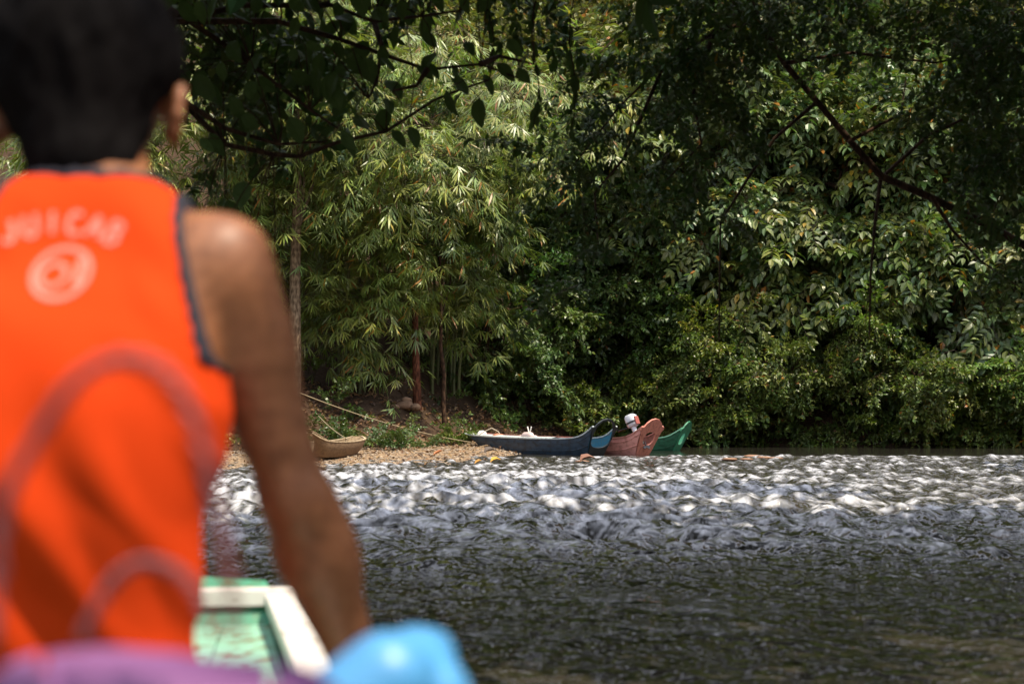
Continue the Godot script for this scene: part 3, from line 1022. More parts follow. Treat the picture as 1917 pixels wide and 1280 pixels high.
func build_bank() -> void:
	var stone := mat(Color.WHITE, 0.8, 0.4)
	stone.vertex_color_use_as_albedo = true
	M.wet_stone = mat(lin(0.035, 0.030, 0.025), 0.25, 0.5)
	var pebs := [pebble(1, 0.5), pebble(2, 0.6), pebble(3, 0.45)]
	var dead := []
	for i in 4:
		var mb := MB.new()
		leaf(mb, Vector3.ZERO, Vector3(1, rf(0.0, 0.4), 0), Vector3(0, 1, rf(-0.4, 0.4)), 1.0, rf(0.4, 0.55), rf(-0.3, 0.4), Color.WHITE, rf(0.1, 0.5))
		dead.append(mb.mesh())
	var stones := []
	for i in 9000:
		var x := rf(-9.5, 1.5)
		var z := shore_z(x) - rf(-0.9, 1.0) - pow(rng.randf(), 1.6) * (shore_z(x) - foot_z(x))
		var r := 0.010 + 0.036 * pow(rng.randf(), 3.5)
		var k := rf(0.5, 1.25)
		var col := Color(0.40 * k, 0.30 * k, 0.20 * k).lerp(Color(0.22, 0.2, 0.18) * k, rng.randf() * 0.6)
		stones.append([Transform3D(Basis(Vector3.UP, rf(0, TAU)).scaled(Vector3(r, r, r) * rf(0.8, 1.2)), Vector3(x, land(x, z) + r * 0.2, z)), col])
	scatter("gravel", "sunlit tan gravel of the bar along the water's edge", "gravel", pebs, stones, stone)
	var litter := []
	for i in 9000:
		var x := rf(-11.0, 2.0)
		var z := shore_z(x) + 0.5 - rng.randf() * 14.0
		if z > foot_z(x) and rng.randf() < 0.75: continue
		var k := rf(0.5, 1.2)
		var col: Color = [Color(0.20, 0.10, 0.05), Color(0.28, 0.15, 0.07), Color(0.15, 0.09, 0.06), Color(0.34, 0.22, 0.10)][rng.randi() % 4] * k
		var bs := Basis(Vector3.UP, rf(0, TAU)) * Basis(Vector3(rf(-1, 1), 0, rf(-1, 1)).normalized(), rf(0, 0.7))
		litter.append([Transform3D(bs.scaled(Vector3.ONE * (rf(0.05, 0.10) if z > foot_z(x) else rf(0.09, 0.18))), Vector3(x, land(x, z) + 0.03, z)), col])
	var dry := leaf_mat(0.7, 0.12)
	scatter("leaf_litter", "brown fallen leaves strewn over the bar and the wooded bank", "leaf litter", dead, litter, dry)
	# low green plants of the bank
	var herb := []
	for i in 170:
		var x := rf(-11.0, 1.5)
		var z := foot_z(x) + 0.6 - pow(rng.randf(), 1.2) * 9.0
		if noise.get_noise_2d(x * 22, z * 22) < -0.05: continue
		herb.append([place(Vector3(x, land(x, z) + rf(0.0, 0.3), z), Vector3(rf(-1, 1), rf(0.2, 1.0), rf(-0.4, 1)), rf(0.4, 0.85), 0.4), tint(0.25)])
	scatter("undergrowth", "low green undergrowth on the slope behind the gravel bar", "undergrowth", M.k_small + M.k_dark, herb, M.leaf)
	# single plants that stand out
	for q in [[855, 812, 34.5, 0.55, 12, "bright green leafy plant below the thin dark stem", M.k_small], [800, 832, 31.5, 0.4, 8, "small broad leaved plant at the back of the gravel bar", M.k_dark], [640, 800, 31.0, 0.6, 12, "dark green fern like plant above the dugout canoe", M.k_dark], [700, 818, 30.5, 0.5, 10, "leafy seedling in the leaf litter beside the dugout canoe", M.k_dark], [760, 826, 30.6, 0.5, 9, "low leafy plant growing under the mooring rope", M.k_dark]]:
		var p := at(q[0], q[1], q[2])
		p.y = land(p.x, p.z)
		var o := thing("bank_plant", q[5], "plant", p, "plants behind the gravel bar")
		var pl := []
		for i in q[4]:
			pl.append([place(Vector3(rf(-0.1, 0.1), 0.05, rf(-0.1, 0.1)), Vector3(rf(-1, 1), rf(0.3, 1.2), rf(-1, 1)), q[3] * rf(0.6, 1.1), 0.2), tint(0.15)])
		sprays(o, "foliage", q[6], pl, M.leaf)
	# the pale eroded lump by the trunk
	var lump := thing("clay_mound", "pale clay mound at the foot of the reddish trunk", "mound", at(756, 790, 35.0))
	lump.position.y = land(lump.position.x, lump.position.z)
	var clay := mat(Color.WHITE, 0.95)
	clay.albedo_texture = noise_tex(0.03, [[0.2, lin(0.14, 0.08, 0.05)], [0.5, lin(0.22, 0.13, 0.075)], [0.8, lin(0.36, 0.23, 0.14)]], 21, 256)
	clay.uv1_triplanar = true
	clay.uv1_scale = Vector3.ONE * 1.4
	for q in [[0, 0.1, 0, 0.30], [0.3, 0.06, 0.15, 0.22], [-0.26, 0.06, 0.1, 0.22], [0.06, 0.24, -0.1, 0.2]]:
		var o := part("clod", pebble(rng.randi() % 50, 0.8), clay, lump)
		o.position = Vector3(q[0], q[1] - 0.06, q[2]); o.scale = Vector3(1.2, 0.6, 0.9) * q[3] * 0.8; o.rotation.y = rf(0, 6)
	# rocks in the riffle
	for q in [[1186, 938, 0.15, "dark wet rock breaking the riffle"], [1240, 914, 0.2, "wide dark wet rock at the top of the riffle"], [1300, 952, 0.16, "dark wet rock with water folding over it"], [1112, 880, 0.14, "small dark rock among the bright ripples"], [1152, 1000, 0.13, "dark rock in the standing waves"], [985, 918, 0.13, "low dark rock near the gravel bar side of the riffle"]]:
		var d: float = 0.85 * LENS / (q[1] - 779.0)
		var o := part("river_rock", pebble(int(q[0]), 0.62), M.wet_stone)
		o.position = at(q[0], q[1], d)
		o.position.y = 0.0
		o.scale = Vector3(1.25, 0.62, 0.8) * q[2]
		o.rotation.y = rf(-0.4, 0.4)
		tag(o, q[3], "rock", "rocks in the riffle")
	for q in [[1410, 857, 0.16, "largest flat reddish stone at the lip of the riffle"], [1432, 859, 0.13, "flat reddish stone touching the largest stone at the riffle lip"], [1366, 862, 0.12, "lone flat reddish stone between the stone cluster and the green longboat"], [1398, 862, 0.1, "smallest flat stone in front of the largest stone at the riffle lip"], [1452, 860, 0.11, "last flat stone of the cluster, towards the deep pool bank"], [1090, 866, 0.1, "small reddish stone in the ripples below the blue stern"]]:
		var d: float = 0.85 * LENS / (q[1] - 779.0)
		var o := part("lip_stone", pebble(int(q[0]), 0.5), mat(lin(0.30, 0.16, 0.09), 0.6))
		o.position = at(q[0], q[1], d)
		o.position.y = 0.03
		o.scale = Vector3(1.3, 0.45, 0.8) * q[2]
		tag(o, q[3], "stone", "stones at the lip of the riffle")
	# leaves and sticks that stand out at the water's edge
	for q in [[918, 868, 0.2, lin(0.6, 0.33, 0.03), "large yellow fallen leaf at the water's edge"], [888, 872, 0.15, lin(0.5, 0.25, 0.04), "orange fallen leaf floating by the gravel bar"], [905, 856, 0.3, lin(0.07, 0.045, 0.03), "curled dark fallen leaf at the bow of the blue longboat"], [1085, 867, 0.3, lin(0.22, 0.09, 0.05), "reddish leaf caught on the bright ripples"], [810, 862, 0.22, lin(0.4, 0.14, 0.04), "rust coloured fallen leaf at the edge of the gravel"]]:
		var d: float = 0.85 * LENS / (q[1] - 779.0)
		var o := part("fallen_leaf", dead[rng.randi() % 4], mat(q[3], 0.6))
		o.position = at(q[0], q[1], d)
		o.position.y = maxf(0.04, land(o.position.x, o.position.z) + 0.05)
		o.scale = Vector3.ONE * q[2]
		o.rotation = Vector3(rf(0.2, 0.6), rf(-0.5, 0.5), rf(0.1, 0.4))
		tag(o, q[4], "leaf")
	for q in [[560, 800, 640, 836, 30.0, 0.03, "thin dead branch lying on the leaf litter slope"], [880, 843, 960, 826, 33.0, 0.03, "grey stick leaning at the bow of the blue longboat"], [770, 846, 850, 838, 31.0, 0.045, "old driftwood log half buried behind the gravel"], [690, 742, 760, 700, 36.0, 0.03, "broken bamboo pole leaning on the bank"]]:
		var a := at(q[0], q[1], q[4])
		var b := at(q[2], q[3], q[4] + 0.8)
		var o := thing("dead_branch", q[6], "branch", a)
		var mb := MB.new()
		mb.tube([Vector3.ZERO, (b - a) * 0.35 + Vector3(0, 0.03, 0), (b - a) * 0.7 - Vector3(0, 0.02, 0), b - a], [q[5], q[5] * 0.9, q[5] * 0.8, q[5] * 0.5], 7, Color.WHITE, true, 0.1)
		part("wood", mb.mesh(), M.bark_pale, o)
	# mooring lines
	var hemp := mat(lin(0.32, 0.26, 0.16), 0.9)
	rope("mooring_rope", "long tan mooring rope stretched from the bank to the blue longboat", at(560, 735, 29.0), at(884, 828, 34.0), 0.12, 0.010, hemp)
	rope("mooring_rope", "thin dull rope running from the bank to the dugout canoe", at(590, 772, 30.0), at(652, 823, 27.9), 0.05, 0.010, mat(lin(0.25, 0.2, 0.12), 0.9))
	rope("mooring_rope", "thin grey rope slanting down to the bow of the blue longboat", at(846, 786, 36.2), at(905, 824, 34.2), 0.03, 0.011, mat(lin(0.3, 0.27, 0.2), 0.9))

# ------------------------------------------------------------------ boats
func patch(mb: MB, g: Array, col := Color.WHITE) -> void:
	# smooth sheet over a grid of points
	var nu := g.size()
	var nv: int = g[0].size()
	var nr := []
	for i in nu:
		var row := []
		for j in nv:
			var du: Vector3 = g[mini(i + 1, nu - 1)][j] - g[maxi(i - 1, 0)][j]
			var dv: Vector3 = g[i][mini(j + 1, nv - 1)] - g[i][maxi(j - 1, 0)]
			row.append(du.cross(dv).normalized())
		nr.append(row)
	for i in nu - 1:
		for j in nv - 1:
			mb.quad_n(g[i][j], g[i + 1][j], g[i + 1][j + 1], g[i][j + 1], nr[i][j], nr[i + 1][j], nr[i + 1][j + 1], nr[i][j + 1], col)

func rail(mb: MB, p: Array, w: float, h: float, col := Color.WHITE) -> void:
	var g := []
	for i in p.size():
		var t: Vector3 = p[mini(i + 1, p.size() - 1)] - p[maxi(i - 1, 0)]
		var s := Vector3(t.z, 0, -t.x).normalized() * w * 0.5
		var u := s.cross(t).normalized() * h * 0.5
		if u.y < 0: u = -u
		g.append([p[i] - s - u, p[i] + s - u, p[i] + s + u, p[i] - s + u])
	for i in p.size() - 1:
		for k in 4:
			var k2 := (k + 1) % 4
			mb.quad(g[i][k], g[i][k2], g[i + 1][k2], g[i + 1][k], col)
	mb.quad(g[0][0], g[0][1], g[0][2], g[0][3], col)
	mb.quad(g[-1][3], g[-1][2], g[-1][1], g[-1][0], col)

func mix_stations(keys: Array, u: float) -> Array:
	# keys: [u, xb, xt, yb, yt, wb, wt], smoothly joined
	for i in keys.size() - 1:
		if u <= keys[i + 1][0] or i == keys.size() - 2:
			var t: float = clampf((u - keys[i][0]) / (keys[i + 1][0] - keys[i][0]), 0, 1)
			var out := []
			for k in range(1, 7):
				var p1: float = keys[i][k]
				var p2: float = keys[i + 1][k]
				var p0: float = keys[maxi(i - 1, 0)][k]
				var p3: float = keys[mini(i + 2, keys.size() - 1)][k]
				out.append(clampf(cubic_interpolate(p1, p2, p0, p3, t), minf(p1, p2), maxf(p1, p2)))
			return out
	return []

func hull(keys: Array, count := 28, thick := 0.025) -> Dictionary:
	var sides := [[], []]
	var inner := [[], []]
	var bottom := []
	var floor_ := []
	var tops := [[], []]
	for i in count + 1:
		var s := mix_stations(keys, float(i) / count)
		for q in 2:
			var sg := 1.0 if q == 0 else -1.0
			var row := []
			var rin := []
			for j in 6:
				var t := j / 5.0
				var bulge := 0.035 * sin(PI * t)
				row.append(Vector3(lerpf(s[0], s[1], t), lerpf(s[2], s[3], t), sg * (lerpf(s[4], s[5], t) + bulge)))
				rin.append(Vector3(lerpf(s[0], s[1], t), lerpf(s[2] + thick, s[3] - 0.002, t), sg * maxf(0.005, lerpf(s[4], s[5], t) + bulge - thick)))
			sides[q].append(row)
			inner[q].append(rin)
			tops[q].append((row[5] + rin[5]) * 0.5)
		bottom.append([Vector3(s[0], s[2], s[4]), Vector3(s[0], s[2] - 0.01, 0), Vector3(s[0], s[2], -s[4])])
		floor_.append([Vector3(s[0], s[2] + thick, s[4] - thick), Vector3(s[0], s[2] + thick, 0), Vector3(s[0], s[2] + thick, -s[4] + thick)])
	var mo := MB.new()
	var mi := MB.new()
	for q in 2:
		patch(mo, sides[q]); patch(mi, inner[q])
	patch(mo, bottom); patch(mi, floor_)
	# bow panel, outside and inside
	var b0: Array = sides[0][0]
	var b1: Array = sides[1][0]
	for j in 5:
		mo.quad(b0[j], b1[j], b1[j + 1], b0[j + 1])
		var off := Vector3(thick, 0, 0)
		mi.quad(inner[0][0][j] + off, inner[1][0][j] + off, inner[1][0][j + 1] + off, inner[0][0][j + 1] + off)
	return {"outer": mo.mesh(), "inner": mi.mesh(), "tops": tops, "sides": sides}

func board_with_hole(outline: Array, hole: Array, centre: Vector2, frame: Transform3D, thick: float) -> ArrayMesh:
	# a flat board in the frame's xy plane with an opening, its edges square
	var angles := []
	for i in 48: angles.append(-PI + TAU * i / 48.0)
	for p in outline: angles.append((p - centre).angle())
	for p in hole: angles.append((p - centre).angle())
	angles.sort()
	var cast := func(poly: Array, a: float) -> Vector2:
		var d := Vector2(cos(a), sin(a))
		var best := 0.0
		for i in poly.size():
			var hit = Geometry2D.segment_intersects_segment(centre, centre + d * 4.0, poly[i], poly[(i + 1) % poly.size()])
			if hit != null: best = maxf(best, centre.distance_to(hit))
		return centre + d * best
	var mb := MB.new()
	var zf := Vector3(0, 0, thick * 0.5)
	for i in angles.size():
		var a: float = angles[i]
		var b: float = angles[(i + 1) % angles.size()]
		if absf(a - b) < 1e-4: continue
		var o1: Vector2 = cast.call(outline, a)
		var o2: Vector2 = cast.call(outline, b)
		var h1: Vector2 = cast.call(hole, a)
		var h2: Vector2 = cast.call(hole, b)
		var O1 := Vector3(o1.x, o1.y, 0)
		var O2 := Vector3(o2.x, o2.y, 0)
		var H1 := Vector3(h1.x, h1.y, 0)
		var H2 := Vector3(h2.x, h2.y, 0)
		mb.quad(frame * (O1 + zf), frame * (O2 + zf), frame * (H2 + zf), frame * (H1 + zf))
		mb.quad(frame * (O1 - zf), frame * (H1 - zf), frame * (H2 - zf), frame * (O2 - zf))
		mb.quad(frame * (O1 + zf), frame * (O1 - zf), frame * (O2 - zf), frame * (O2 + zf))
		mb.quad(frame * (H1 + zf), frame * (H2 + zf), frame * (H2 - zf), frame * (H1 - zf))
	return mb.mesh()

func longboat(label: String, stern: Vector3, aft: Vector3, length: float, outer: Material, inside: Material, rim: Material, board: Material, deck_from := 0.0, deck_to := 0.0, open_stern := false) -> Node3D:
	var t := thing("longboat", label, "boat", stern, "longboats moored at the bar")
	t.rotation.y = atan2(-aft.z, aft.x)
	var L := length
	var keys := [
		[0.0, -L + 0.75, -L, 0.12, 0.40, 0.08, 0.16],
		[0.12, -L + 1.0, -L + 0.45, 0.0, 0.37, 0.20, 0.29],
		[0.35, -L * 0.62, -L * 0.64, -0.09, 0.335, 0.29, 0.39],
		[0.7, -L * 0.28, -L * 0.27, -0.10, 0.32, 0.29, 0.40],
		[0.86, -0.42, -0.36, -0.08, 0.345, 0.26, 0.385],
		[0.93, -0.2, 0.02, -0.06, 0.42, 0.235, 0.37],
		[1.0, 0.0, 0.33, -0.05, 0.60, 0.21, 0.345]]
	var h := hull(keys, 30, 0.022)
	part("hull", h.outer, outer, t)
	part("lining", h.inner, inside, t)
	for q in 2:
		var mb := MB.new()
		var pts := []
		for p in h.tops[q]: pts.append(p + Vector3(0, 0.012, 0))
		rail(mb, pts, 0.055, 0.028)
		part("gunwale", mb.mesh(), rim, t)
	# rubbing strakes along the planking
	for q in 2:
		for k in [2, 4]:
			var mb := MB.new()
			var pts := []
			for row in h.sides[q]: pts.append(row[k] + Vector3(0, 0, 0.004 if q == 0 else -0.004))
			rail(mb, pts, 0.014, 0.018)
			part("strake", mb.mesh(), outer, t)
	# raked stern board with a rounded top and an opening
	var outline: Array = []
	for p in [[-0.21, 0.0], [0.21, 0.0], [0.335, 0.60], [0.385, 0.66], [0.375, 0.72], [0.30, 0.735], [0.24, 0.82], [0.13, 0.90], [0.0, 0.925], [-0.13, 0.90], [-0.24, 0.82], [-0.30, 0.735], [-0.375, 0.72], [-0.385, 0.66], [-0.335, 0.60]]:
		outline.append(Vector2(p[0], p[1]))
	var hole: Array = []
	for i in 20:
		var a := TAU * i / 20.0
		hole.append(Vector2((0.185 + (0.10 if open_stern else 0.0)) * signf(cos(a)) * pow(absf(cos(a)), 0.8), 0.44 + (0.165 if not open_stern else 0.43 if sin(a) > 0 else 0.22) * signf(sin(a)) * pow(absf(sin(a)), 0.8)))
	var up := Vector3(0.40, 0.80, 0).normalized()
	var fr := Transform3D(Basis(Vector3(0, 0, 1), up, Vector3(0, 0, 1).cross(up)), Vector3(0.012, -0.05, 0))
	part("stern_board", board_with_hole(outline, hole, Vector2(0, 0.44), fr, 0.035), board, t)
	for x in [-L * 0.72, -L * 0.5, -0.9]:
		var mb := MB.new()
		mb.box(Vector3(x, 0.22, 0), Vector3(0.1, 0, 0), Vector3(0, 0.012, 0), Vector3(0, 0, 0.335 if x > -L * 0.6 else 0.29))
		part("thwart", mb.mesh(), rim, t)
	if deck_to > deck_from:
		var g := []
		for i in 13:
			var s := mix_stations(keys, lerpf(deck_from, deck_to, i / 12.0))
			g.append([Vector3(s[1], s[3] - 0.025, s[5] - 0.03), Vector3(s[1], s[3] + 0.045, 0), Vector3(s[1], s[3] - 0.025, -s[5] + 0.03)])
		var mb := MB.new()
		patch(mb, g)
		part("deck", mb.mesh(), rim, t)
	return t

func build_boats() -> void:
	var wood := painted(Color(0.42, 0.36, 0.29), Color(0.25, 0.2, 0.16), 0.4, 2.0)
	var pale := painted(Color(0.72, 0.76, 0.76), Color(0.5, 0.48, 0.44), 0.36, 2.0)
	var blue := longboat("weathered blue longboat with pale deck, bow drawn up on the gravel bar", Vector3(1.80, 0.02, -31.0), Vector3(0.62, 0, 0.78), 4.55,
		painted(Color(0.15, 0.23, 0.30), Color(0.13, 0.14, 0.16), 0.40, 1.1), painted(Color(0.16, 0.42, 0.52), Color(0.5, 0.45, 0.42), 0.36, 2.0), pale, painted(Color(0.12, 0.15, 0.16), Color(0.09, 0.08, 0.08), 0.4, 1.5), 0.04, 0.68, true)
	var pink := longboat("faded pink longboat with a tall rounded stern board and outboard motor", Vector3(2.84, 0.02, -31.3), Vector3(0.70, 0, 0.71), 5.2,
		painted(Color(0.87, 0.60, 0.55), Color(0.64, 0.42, 0.37), 0.40, 1.6), painted(Color(0.55, 0.33, 0.28), Color(0.4, 0.28, 0.22), 0.4, 2.0), painted(Color(0.75, 0.5, 0.44), Color(0.6, 0.4, 0.33), 0.36, 2.0), painted(Color(0.78, 0.48, 0.40), Color(0.52, 0.32, 0.26), 0.42, 1.8))
	var green := longboat("green longboat moored behind the pink one with its raised stern", Vector3(4.02, -0.05, -35.4), Vector3(0.90, 0, 0.43), 5.0,
		painted(Color(0.09, 0.33, 0.22), Color(0.08, 0.2, 0.14), 0.4, 1.4), painted(Color(0.30, 0.62, 0.48), Color(0.3, 0.45, 0.35), 0.36, 2.0), painted(Color(0.45, 0.68, 0.56), Color(0.35, 0.5, 0.4), 0.36, 2.0), painted(Color(0.16, 0.46, 0.32), Color(0.12, 0.3, 0.2), 0.4, 1.6))
	blue.rotation.z = 0.0
	# the orange seat of the pink boat
	var mb := MB.new()
	mb.box(Vector3(-1.15, 0.31, 0), Vector3(0.42, 0, 0), Vector3(0, 0.02, 0), Vector3(0, 0, 0.3))
	part("seat", mb.mesh(), painted(Color(0.86, 0.40, 0.12), Color(0.6, 0.3, 0.12), 0.3, 2.0), pink, "orange seat board")
	# outboard motor, tilted, inside the stern of the pink boat
	var mo := thing("outboard_motor", "silver and black outboard motor tilted up at the pink stern", "outboard motor", pink.transform * Vector3(-0.12, 0.40, 0.02))
	mo.rotation = Vector3(0, pink.rotation.y, 0.38)
	var silver := mat(lin(0.62, 0.64, 0.68), 0.3)
	var black := mat(lin(0.02, 0.02, 0.022), 0.35)
	var red := mat(lin(0.30, 0.07, 0.05), 0.5)
	var lathe := func(prof: Array, sx: float, sz: float) -> ArrayMesh:
		var g := []
		for p in prof:
			var row := []
			for k in 21:
				var a := TAU * k / 20.0
				var sq := 1.0 / pow(pow(absf(cos(a)), 3.0) + pow(absf(sin(a)), 3.0), 1.0 / 3.0)
				row.append(Vector3(cos(a) * p[0] * sx * sq + p[2], p[1], sin(a) * p[0] * sz * sq))
			g.append(row)
		var b := MB.new()
		patch(b, g)
		return b.mesh()
	part("cowl", lathe.call([[0.0, 0.50, -0.02], [0.10, 0.495, -0.02], [0.135, 0.46, -0.01], [0.14, 0.36, 0.0], [0.135, 0.33, 0.0]], 1.0, 0.78), silver, mo)
	part("cowl_band", lathe.call([[0.137, 0.33, 0.0], [0.137, 0.285, 0.0]], 1.0, 0.78), black, mo)
	part("lower_cowl", lathe.call([[0.134, 0.285, 0.0], [0.12, 0.23, 0.0], [0.07, 0.2, 0.0], [0.0, 0.2, 0.0]], 1.0, 0.78), silver, mo)
	mb = MB.new()
	mb.tube([Vector3(0, 0.22, 0), Vector3(0.0, 0.0, 0), Vector3(0.02, -0.3, 0)], [0.06, 0.045, 0.035], 10)
	part("leg", mb.mesh(), silver, mo)
	mb = MB.new()
	mb.box(Vector3(0.145, 0.32, 0), Vector3(0.012, 0, 0), Vector3(0, 0.09, 0), Vector3(0, 0, 0.06))
	part("rear_panel", mb.mesh(), red, mo)
	mb = MB.new()
	mb.tube([Vector3(-0.1, 0.24, 0), Vector3(-0.32, 0.27, 0), Vector3(-0.45, 0.28, 0)], [0.018, 0.018, 0.024], 8)
	part("tiller", mb.mesh(), black, mo)
	mb = MB.new()
	mb.tube([Vector3(0.02, -0.3, 0), Vector3(0.16, -0.3, 0)], [0.05, 0.03], 10)
	for k in 3:
		var a := TAU * k / 3.0
		mb.box(Vector3(0.18, -0.3 + 0.06 * cos(a), 0.06 * sin(a)), Vector3(0.004, 0, 0), Vector3(0, 0.05 * cos(a), 0.05 * sin(a)), Vector3(0.012, -0.025 * sin(a), 0.025 * cos(a)))
	part("propeller", mb.mesh(), black, mo)
	# a bracket seen through the opening of the pink stern board
	var br := thing("motor_bracket", "black motor bracket seen through the opening of the pink stern", "bracket", pink.transform * Vector3(0.02, 0.24, 0.02))
	br.rotation.y = pink.rotation.y
	mb = MB.new()
	mb.tube([Vector3(-0.04, 0.12, 0.0), Vector3(0.02, 0.02, 0.0), Vector3(0.10, -0.10, -0.02)], [0.05, 0.04, 0.025], 10)
	part("clamp", mb.mesh(), black, br)
	mb = MB.new()
	mb.box(Vector3(-0.02, 0.0, 0.09), Vector3(0.02, 0, 0), Vector3(0, 0.09, 0), Vector3(0, 0, 0.03))
	part("pad", mb.mesh(), mat(lin(0.5, 0.2, 0.13), 0.6), br)
	# cargo of the blue boat
	var cloth := mat(lin(0.62, 0.47, 0.44), 0.9)
	var bd := Body.new(Vector3(-0.5, -0.06, -0.3), Vector3(0.5, 0.3, 0.3), 0.03)
	bd.bone(Vector3(-0.28, 0.0, 0.0), 0.05, Vector3(0.3, 0.0, 0.02), 0.05, 0.05)
	bd.bone(Vector3(-0.1, 0.04, 0.0), 0.08, Vector3(0.12, 0.045, 0.02), 0.075, 0.05)
	mb = MB.new()
	bd.into(mb)
	var bun := thing("cloth_bundle", "pinkish cloth bundle on the pale deck of the blue longboat", "bundle", blue.transform * Vector3(-2.3, 0.35, 0.0))
	bun.rotation.y = blue.rotation.y
	part("wrap", mb.mesh(), cloth, bun)
	for s in [-1.0, 1.0]:
		mb = MB.new()
		mb.tube([Vector3(0.05, 0.06, 0), Vector3(0.05 + s * 0.07, 0.24, 0.0)], [0.014, 0.016], 7)
		part("knot_end", mb.mesh(), mat(lin(0.75, 0.72, 0.66), 0.8), bun)
	var bowl := thing("enamel_bowl", "white enamel bowl upturned on the bow of the blue longboat", "bowl", blue.transform * Vector3(-4.05, 0.36, 0.0))
	part("shell", lathe.call([[0.0, 0.13, 0], [0.06, 0.125, 0], [0.1, 0.09, 0], [0.12, 0.04, 0], [0.125, 0.0, 0]], 1.0, 1.0), mat(lin(0.7, 0.69, 0.66), 0.35), bowl)
	var rag := thing("orange_cloth", "small orange brown cloth heap near the bow of the blue longboat", "cloth", blue.transform * Vector3(-3.45, 0.34, 0.0))
	part("fold", pebble(71, 0.8), mat(lin(0.42, 0.17, 0.10), 0.9), rag).scale = Vector3(0.14, 0.11, 0.1)
	part("fold", pebble(73, 0.6), mat(lin(0.46, 0.2, 0.12), 0.9), rag).transform = Transform3D(Basis().scaled(Vector3(0.1, 0.08, 0.09)), Vector3(0.12, 0.0, 0.05))
	var tarp := thing("bent_hoop", "thin bent hoop standing on the bow deck of the blue longboat", "hoop", blue.transform * Vector3(-3.75, 0.35, 0.0))
	mb = MB.new()
	mb.tube([Vector3(-0.3, 0, 0), Vector3(-0.12, 0.12, 0), Vector3(0.05, 0.2, 0.02), Vector3(0.2, 0.12, 0.03), Vector3(0.28, 0.0, 0.03)], [0.013, 0.013, 0.013, 0.013, 0.013], 6)
	part("rod", mb.mesh(), mat(lin(0.4, 0.33, 0.24), 0.7), tarp)
	var pad := thing("wooden_paddle", "brown wooden paddle with its blade over the bow of the blue longboat", "paddle", at(886, 824, 34.6))
	mb = MB.new()
	mb.tube([Vector3(0.02, 0.0, 0), Vector3(0.9, 0.04, 0.7)], [0.016, 0.018], 7)
	part("shaft", mb.mesh(), mat(lin(0.3, 0.17, 0.08), 0.6), pad)
	part("blade", pebble(88, 0.6), mat(lin(0.34, 0.18, 0.07), 0.6), pad).transform = Transform3D(Basis().scaled(Vector3(0.17, 0.09, 0.02)), Vector3(-0.14, 0.03, -0.08))
	# dugout canoe on the bar
	var a := at(582, 862, 25.2)
	var b := at(668, 845, 28.2)
	a.y = land(a.x, a.z); b.y = land(b.x, b.z)
	var can := thing("dugout_canoe", "old tan dugout canoe beached on the gravel bar", "canoe", a + Vector3(0, 0.05, 0))
	var dir := (a - b)
	dir.y = 0
	can.rotation.y = atan2(-dir.z, dir.x)
	var CL := dir.length()
	var ck := [[0.0, -CL + 0.3, -CL, 0.10, 0.36, 0.03, 0.10], [0.12, -CL + 0.5, -CL + 0.22, 0.02, 0.31, 0.13, 0.24], [0.45, -CL * 0.5, -CL * 0.5, 0.0, 0.28, 0.19, 0.31], [0.85, -0.35, -0.2, 0.02, 0.32, 0.14, 0.25], [1.0, -0.1, 0.10, 0.1, 0.46, 0.03, 0.07]]
	var hh := hull(ck, 22, 0.03)
	var tan := painted(Color(0.46, 0.36, 0.25), Color(0.27, 0.2, 0.15), 0.45, 2.2, 0.85)
	part("hull", hh.outer, tan, can)
	part("lining", hh.inner, painted(Color(0.5, 0.42, 0.31), Color(0.32, 0.26, 0.19), 0.44, 2.2, 0.9), can)
	for q in 2:
		mb = MB.new()
		rail(mb, hh.tops[q], 0.045, 0.02)
		part("rim", mb.mesh(), painted(Color(0.68, 0.6, 0.48), Color(0.5, 0.42, 0.32), 0.36, 2.0, 0.9), can)

